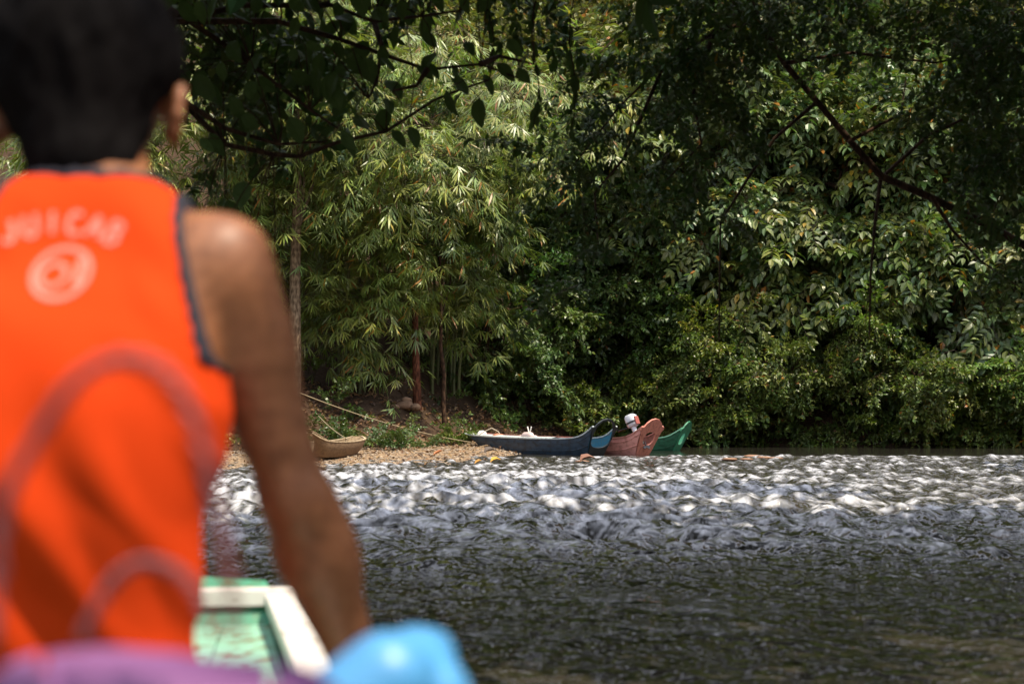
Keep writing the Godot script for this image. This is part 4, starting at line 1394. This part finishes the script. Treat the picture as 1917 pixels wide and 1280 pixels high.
# ------------------------------------------------------------------ our own boat, its load and the person in the bow
func build_near_boat() -> void:
	var t := thing("river_boat", "weathered green wooden boat with white gunwales carrying the seated person", "boat", Vector3(-0.5, 0.0, 0.0))
	t.rotation.y = -PI / 2 + 0.08      # local +x is aft
	var green := painted(Color(0.27, 0.57, 0.45), Color(0.45, 0.36, 0.24), 0.44, 3.0, 0.6)
	var white := painted(Color(0.86, 0.83, 0.80), Color(0.55, 0.5, 0.42), 0.30, 3.0, 0.6)
	var deck := painted(Color(0.52, 0.72, 0.62), Color(0.44, 0.31, 0.19), 0.42, 3.4, 0.75)
	var keys := [[0.0, -3.0, -3.34, 0.02, 0.41, 0.14, 0.235], [0.16, -2.28, -2.30, -0.08, 0.405, 0.28, 0.385], [0.28, -1.70, -1.75, -0.10, 0.40, 0.34, 0.455], [0.42, -1.0, -1.0, -0.11, 0.39, 0.40, 0.525], [0.65, 0.2, 0.2, -0.12, 0.385, 0.42, 0.56], [1.0, 2.6, 2.6, -0.1, 0.40, 0.38, 0.5]]
	var h := hull(keys, 30, 0.028)
	part("hull", h.outer, green, t)
	part("lining", h.inner, green, t)
	for q in 2:
		var mb := MB.new()
		var pts := []
		for p in h.tops[q]: pts.append(p + Vector3(0, 0.016, 0))
		rail(mb, pts, 0.062, 0.03)
		part("gunwale", mb.mesh(), white, t)
	var m := MB.new()
	m.box(Vector3(-3.33, 0.432, 0), Vector3(0.036, 0, 0), Vector3(0, 0.017, 0), Vector3(0, 0, 0.262))
	part("bow_rail", m.mesh(), white, t)
	# the nose beyond the rail
	m = MB.new()
	var g := []
	for q in [[-3.30, 0.405, 0.235], [-3.45, 0.42, 0.205], [-3.58, 0.44, 0.17]]:
		g.append([Vector3(q[0], q[1], q[2]), Vector3(q[0], q[1] + 0.012, 0), Vector3(q[0], q[1], -q[2])])
	patch(m, g)
	for s in [1.0, -1.0]:
		m.quad(Vector3(-3.30, 0.405, 0.235 * s), Vector3(-3.58, 0.44, 0.17 * s), Vector3(-3.58, 0.38, 0.165 * s), Vector3(-3.20, 0.26, 0.22 * s))
	m.quad(Vector3(-3.58, 0.44, 0.17), Vector3(-3.58, 0.44, -0.17), Vector3(-3.58, 0.38, -0.165), Vector3(-3.58, 0.38, 0.165))
	m.quad(Vector3(-3.58, 0.38, 0.165), Vector3(-3.58, 0.38, -0.165), Vector3(-3.20, 0.26, -0.22), Vector3(-3.20, 0.26, 0.22))
	part("bow_nose", m.mesh(), green, t)
	# planks of the bow deck
	for i in 4:
		var s := -1.5 + i
		m = MB.new()
		var x0 := -3.27
		var x1 := -2.2
		var w0 := 0.21 / 2.0
		var w1 := 0.345 / 2.0
		m.quad(Vector3(x0, 0.375, (s - 0.49) * w0), Vector3(x0, 0.375, (s + 0.49) * w0), Vector3(x1, 0.372, (s + 0.49) * w1), Vector3(x1, 0.372, (s - 0.49) * w1))
		m.quad(Vector3(x1, 0.372, (s - 0.49) * w1), Vector3(x1, 0.372, (s + 0.49) * w1), Vector3(x1, 0.35, (s + 0.49) * w1), Vector3(x1, 0.35, (s - 0.49) * w1))
		part("deck_plank", m.mesh(), deck, t)
	# seats
	for q in [[-1.52, 0.345, 0.43], [-0.78, 0.345, 0.49], [0.25, 0.345, 0.53], [1.5, 0.345, 0.5]]:
		m = MB.new()
		m.box(Vector3(q[0], q[1], 0), Vector3(0.15, 0, 0), Vector3(0, 0.016, 0), Vector3(0, 0, q[2]))
		part("thwart", m.mesh(), deck, t)

	# purple open-weave basket bag
	var bag := thing("woven_basket", "purple open weave basket bag with two cord handles on the seat", "basket", Vector3(-0.205, 0.356, -0.75))
	bag.rotation.z = -0.07
	var purple := mat(lin(0.46, 0.20, 0.46), 0.45)
	var ring := func(y: float, k: float) -> Array:
		var out := []
		for i in 41:
			var a := TAU * i / 40.0
			var ex := 0.62
			out.append(Vector3(0.104 * k * signf(cos(a)) * pow(absf(cos(a)), ex), y - 0.022 * pow(absf(cos(a)), 3.0), 0.032 * k * signf(sin(a)) * pow(absf(sin(a)), ex)))
		return out
	for j in 8:
		var y := 0.350 - j * 0.047
		var band: Array = ring.call(y, 1.0 - j * 0.018)
		m = MB.new()
		var hh := 0.011 if j > 0 else 0.016
		for i in 40:
			var a: Vector3 = band[i]
			var b: Vector3 = band[i + 1]
			var na := Vector3(a.x, 0, a.z * 2.0).normalized()
			var nb := Vector3(b.x, 0, b.z * 2.0).normalized()
			var wv := 0.003 * (1.0 if (i / 2 + j) % 2 == 0 else -1.0)
			m.quad_n(a + na * wv + Vector3(0, hh, 0), b + nb * wv + Vector3(0, hh, 0), b + nb * wv - Vector3(0, hh, 0), a + na * wv - Vector3(0, hh, 0), na, nb, nb, na)
		part("band", m.mesh(), purple, bag)
	for i in range(0, 40, 4):
		m = MB.new()
		var pts := []
		for j in 19:
			var y := 0.352 - j * 0.0190
			var r: Array = ring.call(y, 1.0 - j * 0.0082)
			var p: Vector3 = r[i]
			var nn := Vector3(p.x, 0, p.z * 2.0).normalized()
			pts.append(p + nn * 0.004 * cos(j * PI * 0.46 + i * PI / 2.0))
		rail_flat(m, pts, 0.016)
		part("strap", m.mesh(), purple, bag)
	# dark cloth inside
	var bd := Body.new(Vector3(-0.12, -0.02, -0.09), Vector3(0.12, 0.38, 0.09), 0.012)
	bd.bone(Vector3(-0.055, 0.04, 0), 0.022, Vector3(0.055, 0.05, 0), 0.022, 0.03)
	bd.bone(Vector3(-0.055, 0.10, 0), 0.022, Vector3(0.055, 0.10, 0), 0.022, 0.03)
	bd.bone(Vector3(-0.055, 0.22, 0), 0.022, Vector3(0.055, 0.22, 0), 0.022, 0.03)
	bd.bone(Vector3(-0.055, 0.16, 0), 0.022, Vector3(0.055, 0.15, 0), 0.022, 0.03)
	bd.bone(Vector3(-0.055, 0.28, 0), 0.022, Vector3(0.055, 0.28, 0), 0.022, 0.03)
	m = MB.new()
	bd.into(m)
	var stuff_ := thing("dark_cloth", "dark purple cloth packed inside the woven basket", "cloth", bag.position)
	stuff_.rotation = bag.rotation
	part("folds", m.mesh(), mat(lin(0.05, 0.015, 0.07), 0.9), stuff_)
	var cord := mat(lin(0.16, 0.045, 0.05), 0.6)
	for q in [[[-18, 1200], [-8, 1080], [6, 950], [50, 850], [115, 745], [175, 690], [240, 672], [300, 690], [345, 745], [382, 850], [402, 950], [424, 1060], [440, 1200]], [[150, 1200], [178, 1140], [208, 1090], [240, 1062], [275, 1052], [318, 1064], [352, 1090], [378, 1130], [396, 1190]]]:
		m = MB.new()
		var big: bool = q.size() > 10
		var d := 0.685 if big else 0.80
		var pts := []
		var rad := []
		# two strands twisted round each other
		var path := []
		for p in q: path.append(bag.transform.affine_inverse() * at(p[0], p[1], d))
		for strand in 2:
			pts = []; rad = []
			var steps: int = (path.size() - 1) * 6
			for i in steps + 1:
				var s := float(i) / 6.0
				var k := mini(int(s), path.size() - 2)
				var c: Vector3 = path[k].cubic_interpolate(path[k + 1], path[maxi(k - 1, 0)], path[mini(k + 2, path.size() - 1)], s - k)
				var tg: Vector3 = (path[k + 1] - path[k]).normalized()
				var sd := tg.cross(Vector3(0, 0, 1)).normalized()
				var a := i * 0.9 + strand * PI
				pts.append(c + (sd * cos(a) + Vector3(0, 0, 1) * sin(a)) * 0.0018)
				rad.append(0.0021 if i % 4 < 2 else 0.0026)
			m.tube(pts, rad, 7)
		part("handle", m.mesh(), cord, bag)
	# light blue roll-top dry bag
	var dry := thing("dry_bag", "light blue roll top dry bag standing beside the gunwale", "bag", Vector3(-0.13, -0.09, -1.0))
	var sky_blue := mat(lin(0.07, 0.27, 0.52), 0.4)
	var bb := Body.new(Vector3(-0.16, -0.02, -0.14), Vector3(0.17, 0.85, 0.14), 0.011)
	bb.bone(Vector3(0, 0.09, 0), 0.095, Vector3(0, 0.48, 0), 0.10, 0.03)
	bb.bone(Vector3(-0.02, 0.56, 0), 0.06, Vector3(0.02, 0.62, 0), 0.04, 0.08)
	m = MB.new()
	bb.into(m)
	part("body", m.mesh(), sky_blue, dry)
	bb = Body.new(Vector3(-0.2, 0.58, -0.14), Vector3(0.2, 0.90, 0.14), 0.006)
	bb.bone(at(620, 1370, 0.97) - dry.position, 0.038, at(722, 1275, 0.98) - dry.position, 0.034, 0.012)
	bb.bone(at(775, 1242, 1.03) - dry.position, 0.027, at(805, 1310, 1.0) - dry.position, 0.030, 0.004)
	bb.bone(at(730, 1262, 1.05) - dry.position, 0.020, at(800, 1230, 1.06) - dry.position, 0.022, 0.008)
	m = MB.new()
	bb.into(m)
	part("rolled_top", m.mesh(), sky_blue, dry)
	m = MB.new()
	m.box(Vector3(-0.11, 0.645, 0.03), Vector3(0.02, 0.01, 0), Vector3(-0.006, 0.013, 0), Vector3(0, 0, 0.012))
	part("buckle", m.mesh(), mat(lin(0.02, 0.02, 0.02), 0.4), dry)
	# green bottle by the basket
	var bot := thing("green_bottle", "dark green plastic bottle standing next to the woven basket", "bottle", Vector3(-0.333, 0.362, -0.83))
	var prof := [[0.0, 0.0], [0.032, 0.0], [0.035, 0.02], [0.035, 0.25], [0.03, 0.29], [0.015, 0.33], [0.013, 0.345]]
	var gg := []
	for p in prof:
		var row := []
		for k in 25: row.append(Vector3(cos(TAU * k / 24.0) * p[0], p[1], sin(TAU * k / 24.0) * p[0]))
		gg.append(row)
	m = MB.new()
	patch(m, gg)
	part("body", m.mesh(), mat(lin(0.06, 0.12, 0.02), 0.3), bot)
	m = MB.new()
	m.tube([Vector3(0, 0.345, 0), Vector3(0, 0.375, 0)], [0.017, 0.016], 16)
	part("cap", m.mesh(), mat(lin(0.05, 0.10, 0.02), 0.5), bot)

func rail_flat(mb: MB, p: Array, w: float) -> void:
	for i in p.size() - 1:
		var a: Vector3 = p[i]
		var b: Vector3 = p[i + 1]
		var n1 := Vector3(a.x, 0, a.z * 2.0).normalized()
		var s := n1.cross(Vector3.UP).normalized() * w * 0.5
		mb.quad_n(a - s, a + s, b + s, b - s, n1, n1, n1, n1)

func torso(b: Body, grow: float, k: float) -> void:
	var sx := -0.452
	for q in [[0.47, -1.545, 0.050, 0.078], [0.55, -1.51, 0.044, 0.071], [0.64, -1.48, 0.042, 0.068], [0.74, -1.465, 0.047, 0.072], [0.83, -1.468, 0.056, 0.078], [0.91, -1.492, 0.064, 0.077], [0.985, -1.535, 0.092, 0.060]]:
		b.bone(Vector3(sx - q[2], q[0], q[1]), q[3] + grow, Vector3(sx + q[2], q[0], q[1]), q[3] + grow, k)
	b.bone(Vector3(sx, 1.055, -1.575), 0.050 + grow, Vector3(-0.322, 1.012, -1.535), 0.040 + grow, k)
	b.bone(Vector3(sx, 1.065, -1.575), 0.052 + grow, Vector3(-0.60, 1.045, -1.535), 0.044 + grow, k)

func build_person() -> void:
	var t := thing("person", "person in an orange sleeveless jersey with dark piping, seen from behind, seated in the bow", "person", Vector3(-0.45, 0.36, -1.5))
	var o := t.position
	var skin := mat(Color.WHITE, 0.5, 0.45)
	skin.albedo_texture = noise_tex(0.03, [[0.2, lin(0.19, 0.070, 0.028)], [0.8, lin(0.31, 0.125, 0.055)]], 31, 256)
	skin.uv1_triplanar = true
	skin.uv1_scale = Vector3.ONE * 6.0
	skin.subsurf_scatter_enabled = true
	skin.subsurf_scatter_strength = 0.08
	# arms and trunk in one surface
	var sh_r := at(422, 490, 1.53)
	var el_r := at(551, 930, 1.585)
	var wr_r := at(671, 1256, 1.70)
	var sh_l := Vector3(-0.60, 1.035, -1.53)
	var el_l := Vector3(-0.715, 0.775, -1.56)
	var wr_l := Vector3(-0.80, 0.535, -1.72)
	var b := Body.new(Vector3(-0.92, 0.30, -2.08), Vector3(-0.06, 1.16, -1.36), 0.0115)
	torso(b, 0.0, 0.06)
	for q in [[sh_r, el_r, wr_r], [sh_l, el_l, wr_l]]:
		var up: Vector3 = q[0]
		var el: Vector3 = q[1]
		var wr: Vector3 = q[2]
		b.bone(up, 0.050, up.lerp(el, 0.35), 0.043, 0.03)
		var os: float = 1.0 if q[0] == sh_r else -1.0
		b.bone(up + Vector3(os * 0.010, -0.03, 0.004), 0.042, up.lerp(el, 0.4) + Vector3(os * 0.010, 0, 0), 0.034, 0.02)
		b.bone(el + Vector3(-os * 0.004, 0.008, 0.022), 0.022, el + Vector3(os * 0.006, -0.012, 0.020), 0.022, 0.012)
		b.bone(up.lerp(el, 0.45) + Vector3(-os * 0.010, 0, 0.012), 0.032, up.lerp(el, 0.75) + Vector3(-os * 0.006, 0, 0.010), 0.030, 0.02)
		b.bone(el.lerp(wr, 0.08) + Vector3(os * 0.016, 0, 0.0), 0.028, el.lerp(wr, 0.42) + Vector3(os * 0.016, 0, 0.002), 0.028, 0.02)
		b.bone(up.lerp(el, 0.3), 0.043, el, 0.036, 0.02)
		b.bone(el, 0.037, el.lerp(wr, 0.3), 0.045, 0.02)
		b.bone(el.lerp(wr, 0.28), 0.043, wr, 0.028, 0.02)
	# thighs
	for s in [-1.0, 1.0]:
		b.bone(Vector3(-0.452 + s * 0.085, 0.455, -1.55), 0.082, Vector3(-0.53 + s * 0.065, 0.46, -1.97), 0.056, 0.03)
	b.bone(Vector3(-0.455, 1.05, -1.575), 0.054, Vector3(-0.475, 1.15, -1.63), 0.053, 0.04)
	var mb := MB.new()
	b.into(mb)
	# calves and feet
	var lg := Body.new(Vector3(-0.70, -0.09, -2.36), Vector3(-0.2, 0.58, -1.92), 0.013)
	for s in [-1.0, 1.0]:
		var kx: float = -0.53 + s * 0.065
		lg.bone(Vector3(kx, 0.46, -1.96), 0.056, Vector3(kx, 0.38, -2.06), 0.052, 0.02)
		lg.bone(Vector3(kx, 0.38, -2.06), 0.052, Vector3(kx, 0.0, -2.12), 0.034, 0.02)
		lg.bone(Vector3(kx, -0.02, -2.11), 0.036, Vector3(kx, -0.045, -2.28), 0.026, 0.02)
	lg.into(mb)
	# hands on the gunwales
	for q in [[wr_r, 1.0], [wr_l, -1.0]]:
		var w: Vector3 = q[0]
		var s: float = q[1]
		var hb := Body.new(w + Vector3(-0.09, -0.17, -0.16), w + Vector3(0.09, 0.03, 0.06), 0.0045)
		var palm := w + Vector3(s * 0.004, -0.055, -0.045)
		hb.bone(w, 0.027, palm, 0.024, 0.015)
		for i in 4:
			var fx := -0.027 + i * 0.018
			var root := palm + Vector3(s * 0.02, 0.002, fx - 0.015)
			hb.bone(palm + Vector3(-s * 0.008, 0.0, fx * 0.8), 0.016, root, 0.0125, 0.012)
			var lf: float = [0.024, 0.029, 0.031, 0.027][i]
			var k1 := root + Vector3(s * lf, 0.006, -0.002)
			var k2 := k1 + Vector3(s * 0.012, -lf * 0.9, 0)
			var k3 := k2 + Vector3(-s * 0.010, -0.018, 0)
			hb.bone(root, 0.0098, k1, 0.0092, 0.006)
			hb.bone(k1, 0.0092, k2, 0.0085, 0.004)
			hb.bone(k2, 0.0085, k3, 0.0078, 0.004)
		var th := palm + Vector3(-s * 0.018, 0.006, 0.022)
		hb.bone(palm, 0.016, th, 0.013, 0.01)
		hb.bone(th, 0.0125, th + Vector3(-s * 0.006, -0.028, 0.018), 0.0105, 0.006)
		hb.bone(th + Vector3(-s * 0.006, -0.028, 0.018), 0.0105, th + Vector3(s * 0.004, -0.05, 0.022), 0.009, 0.005)
		hb.into(mb)
	# head
	var hc := at(164, 108, 1.645)
	var hd := Body.new(hc + Vector3(-0.14, -0.22, -0.17), hc + Vector3(0.14, 0.13, 0.15), 0.0052)
	var head := func(bo: Body, grow: float) -> void:
		bo.bone(hc + Vector3(0, 0.010, 0.022), 0.089 + grow, hc + Vector3(0, 0.015, -0.040), 0.086 + grow, 0.03)
		bo.bone(hc + Vector3(-0.013, -0.012, 0.0), 0.085 + grow, hc + Vector3(0.013, -0.012, 0.0), 0.085 + grow, 0.03)
	head.call(hd, 0.0)
	hd.bone(hc + Vector3(0, -0.04, -0.045), 0.062, hc + Vector3(0, -0.105, -0.075), 0.036, 0.04)
	hd.bone(hc + Vector3(0.03, -0.075, -0.03), 0.034, hc + Vector3(-0.03, -0.075, -0.03), 0.034, 0.03)
	hd.bone(hc + Vector3(0, -0.06, 0.02), 0.064, hc + Vector3(0.02, -0.185, 0.05), 0.060, 0.04)
	hd.bone(hc + Vector3(0, 0.0, -0.112), 0.010, hc + Vector3(0, -0.036, -0.132), 0.014, 0.012)
	hd.bone(hc + Vector3(-0.02, -0.068, -0.106), 0.008, hc + Vector3(0.02, -0.068, -0.106), 0.008, 0.008)
	for s in [-1.0, 1.0]:
		hd.bone(hc + Vector3(s * 0.012, 0.02, -0.112), 0.010, hc + Vector3(s * 0.045, 0.02, -0.098), 0.010, 0.014)
		hd.bone(hc + Vector3(s * 0.030, 0.002, -0.100), 0.0125, hc + Vector3(s * 0.031, 0.002, -0.100), 0.0125, 0.004)
		# ear: a rim with a lobe
		var e0 := hc + Vector3(s * 0.096, -0.070, -0.004)
		for i in 7:
			var a0 := -1.9 + i * 0.62
			var a1 := a0 + 0.62
			hd.bone(e0 + Vector3(s * (0.010 + 0.006 * cos(a0)), sin(a0 + 0.6) * 0.033, cos(a0 + 0.6) * 0.020 + 0.004), 0.0062, e0 + Vector3(s * (0.010 + 0.006 * cos(a1)), sin(a1 + 0.6) * 0.033, cos(a1 + 0.6) * 0.020 + 0.004), 0.0062, 0.006)
		hd.bone(e0 + Vector3(s * 0.0, -0.02, 0), 0.009, e0 + Vector3(s * 0.006, 0.02, 0.004), 0.009, 0.01)
	hd.into(mb)
	for i in mb.v.size(): mb.v[i] -= o
	part("body", mb.mesh(), skin, t)
	# hair
	var hr := Body.new(hc + Vector3(-0.15, -0.20, -0.17), hc + Vector3(0.15, 0.15, 0.16), 0.0056)
	head.call(hr, 0.010)
	hr.bone(hc + Vector3(0.0, -0.06, 0.03), 0.076, hc + Vector3(0.014, -0.13, 0.05), 0.066, 0.04)
	var pl := Vector3(0, 0.76, 0.65)
	hr.shape(func(p: Vector3, d: float) -> float:
		var cut := -(p - hc - Vector3(0, -0.050, -0.045)).dot(pl) + 0.004 * sin(p.x * 190.0)
		var ear: float = 0.026 - Vector2(p.y - hc.y + 0.075, p.z - hc.z - 0.002).length() if absf(p.x - hc.x) > 0.075 else -1.0
		var low: float = hc.y - 0.165 - p.y + 0.008 * noise2.get_noise_2d(p.x * 2600.0, p.z * 2600.0)
		return maxf(maxf(d + 0.006 * noise2.get_noise_3d(p.x * 1500.0, p.y * 700.0, p.z * 1500.0), cut), maxf(ear, low)))
	mb = MB.new()
	hr.into(mb)
	for i in mb.v.size(): mb.v[i] -= o
	var hair := mat(lin(0.006, 0.005, 0.005), 0.8, 0.12)
	part("hair", mb.mesh(), hair, t)
	# jersey
	var sx := -0.452
	var ts := Body.new(Vector3(-0.70, 0.36, -1.72), Vector3(-0.22, 1.16, -1.34), 0.0085)
	torso(ts, 0.009, 0.06)
	var armhole := func(p: Vector3) -> float:
		# how far inside the armhole edge, both sides
		var right: bool = p.x > sx
		var lift := 0.0 if right else 0.02
		var g := 0.098 + clampf((1.07 + lift - p.y) * 0.27, -0.02, 0.047) + maxf(0.0, 0.905 + lift - p.y) * 1.6
		return g - absf(p.x - sx)
	var neck := func(p: Vector3) -> float:
		return (p - Vector3(-0.462, 1.135, -1.60)).length() - 0.082
	ts.shape(func(p: Vector3, d: float) -> float:
		var fold := 0.0052 * sin(p.x * 62.0 + p.y * 14.0 + 3.0 * sin(p.y * 9.0)) * smoothstep(1.0, 0.75, p.y) + 0.010 * noise2.get_noise_3d(p.x * 230, p.y * 110, p.z * 230) + 0.0035 * sin((p.x * 0.8 + p.y) * 95.0) * smoothstep(0.80, 0.90, p.y) * smoothstep(0.02, 0.14, absf(p.x - sx)) + 0.006 * smoothstep(0.62, 0.45, p.y)
		fold = maxf(fold * smoothstep(0.0, 0.05, armhole.call(p)) * smoothstep(0.0, 0.06, neck.call(p)), -0.004)
		return maxf(maxf(d - fold, -armhole.call(p)), maxf(-neck.call(p), 0.40 - p.y)))
	var jersey := mat(Color.WHITE, 0.85, 0.2)
	jersey.albedo_texture = noise_tex(0.25, [[0.3, lin(0.68, 0.052, 0.006)], [0.7, lin(0.75, 0.062, 0.008)]], 41, 256, 2)
	jersey.uv1_triplanar = true
	jersey.uv1_scale = Vector3.ONE * 8.0
	jersey.backlight_enabled = true
	jersey.backlight = lin(0.3, 0.05, 0.01)
	mb = MB.new()
	ts.into(mb)
	for i in mb.v.size(): mb.v[i] -= o
	var shirt := part("jersey", mb.mesh(), jersey, t)
	# dark piping of armholes and neck
	var tp := Body.new(Vector3(-0.70, 0.80, -1.72), Vector3(-0.22, 1.16, -1.34), 0.006)
	torso(tp, 0.0125, 0.06)
	var tn := tp.copy()
	tp.shape(func(p: Vector3, d: float) -> float:
		return maxf(maxf(d, absf(armhole.call(p) - 0.003) - 0.0048), -neck.call(p)))
	tn.shape(func(p: Vector3, d: float) -> float:
		return maxf(d, absf(neck.call(p) - 0.003) - 0.005))
	var navy := mat(lin(0.012, 0.010, 0.020), 0.8)
	for q in [tp, tn]:
		mb = MB.new()
		q.into(mb)
		for i in mb.v.size(): mb.v[i] -= o
		part("piping", mb.mesh(), navy, shirt)
	# shorts, hidden by the basket
	var so := Body.new(Vector3(-0.72, 0.34, -2.0), Vector3(-0.18, 0.62, -1.40), 0.013)
	so.bone(Vector3(sx - 0.085, 0.47, -1.53), 0.096, Vector3(sx + 0.085, 0.47, -1.53), 0.096, 0.03)
	for s in [-1.0, 1.0]:
		so.bone(Vector3(sx + s * 0.085, 0.455, -1.55), 0.094, Vector3(sx - 0.07 + s * 0.068, 0.46, -1.88), 0.076, 0.03)
	so.shape(func(p: Vector3, d: float) -> float: return maxf(d, 0.362 - p.y))
	mb = MB.new()
	so.into(mb)
	for i in mb.v.size(): mb.v[i] -= o
	part("shorts", mb.mesh(), mat(lin(0.03, 0.03, 0.04), 0.85), t)
	# white print on the back: a curved line of letters over a round emblem
	var print_ := mat(lin(0.62, 0.20, 0.15), 0.85)
	var back := func(p: Vector2) -> Vector3:
		# the point of the jersey's back at that x, y
		var z := -1.35
		var ix := clampi(int((p.x - ts.lo.x) / ts.cell), 0, ts.nx - 1)
		var iy := clampi(int((p.y - ts.lo.y) / ts.cell), 0, ts.ny - 1)
		var fx := (p.x - ts.lo.x) / ts.cell - ix
		var fy := (p.y - ts.lo.y) / ts.cell - iy
		for iz in range(ts.nz - 2, 1, -1):
			var v := []
			for dz in 2:
				var k := ((iz - dz) * ts.ny + iy) * ts.nx + ix
				v.append(lerpf(lerpf(ts.f[k], ts.f[k + 1], fx), lerpf(ts.f[k + ts.nx], ts.f[k + ts.nx + 1], fx), fy))
			if v[0] >= 0.0 and v[1] < 0.0:
				z = ts.lo.z + (iz - v[0] / (v[0] - v[1])) * ts.cell
				break
		return Vector3(p.x, p.y, z + 0.0015) - o
	var stroke := func(mbs: MB, line: Array, w: float) -> void:
		for i in line.size() - 1:
			var a: Vector2 = line[i]
			var c: Vector2 = line[i + 1]
			var n := maxi(1, int(a.distance_to(c) / 0.006))
			var sd := (c - a).orthogonal().normalized() * w * 0.5
			for k in n:
				var p := a.lerp(c, float(k) / n)
				var q := a.lerp(c, float(k + 1) / n)
				mbs.quad(back.call(p - sd), back.call(p + sd), back.call(q + sd), back.call(q - sd))
	var glyphs := {
		"J": [[[0.8, 1.0], [0.8, 0.25], [0.6, 0.0], [0.3, 0.0], [0.1, 0.25]]],
		"U": [[[0.1, 1.0], [0.1, 0.25], [0.3, 0.0], [0.7, 0.0], [0.9, 0.25], [0.9, 1.0]]],
		"I": [[[0.5, 1.0], [0.5, 0.0]]],
		"C": [[[0.9, 0.85], [0.6, 1.0], [0.3, 0.95], [0.1, 0.6], [0.1, 0.35], [0.35, 0.02], [0.7, 0.0], [0.9, 0.15]]],
		"A": [[[0.0, 0.0], [0.5, 1.0], [1.0, 0.0]], [[0.2, 0.38], [0.8, 0.38]]],
		"B": [[[0.1, 0.0], [0.1, 1.0], [0.65, 1.0], [0.85, 0.78], [0.65, 0.54], [0.1, 0.54]], [[0.65, 0.54], [0.95, 0.3], [0.7, 0.0], [0.1, 0.0]]]}
	var word := "JUICAB"
	var mid := Vector2(at(98, 430, 1.46).x, 0.93)
	for i in word.length():
		mb = MB.new()
		var ang := (i - 2.5) * -0.165
		var ctr := mid + Vector2(0.135 * -sin(ang), 0.135 * cos(ang)) + Vector2(0.004, -0.012)
		for line in glyphs[word[i]]:
			var pts := []
			for p in line:
				pts.append(ctr + Vector2((p[0] - 0.5) * 0.016, (p[1] - 0.5) * 0.024).rotated(ang))
			stroke.call(mb, pts, 0.0052)
		part("letter", mb.mesh(), print_, shirt)
	var em := Vector2(at(90, 505, 1.41).x, at(86, 505, 1.42).y)
	mb = MB.new()
	var circ := []
	for i in 29: circ.append(em + Vector2(cos(TAU * i / 28.0), sin(TAU * i / 28.0)) * 0.028)
	stroke.call(mb, circ, 0.0055)
	circ = []
	for i in 17: circ.append(em + Vector2(-0.008, -0.002) + Vector2(cos(TAU * i / 16.0), sin(TAU * i / 16.0)) * 0.013)
	stroke.call(mb, circ, 0.005)
	stroke.call(mb, [em + Vector2(0.016, 0.016), em + Vector2(0.018, -0.014)], 0.007)
	part("emblem", mb.mesh(), print_, shirt)
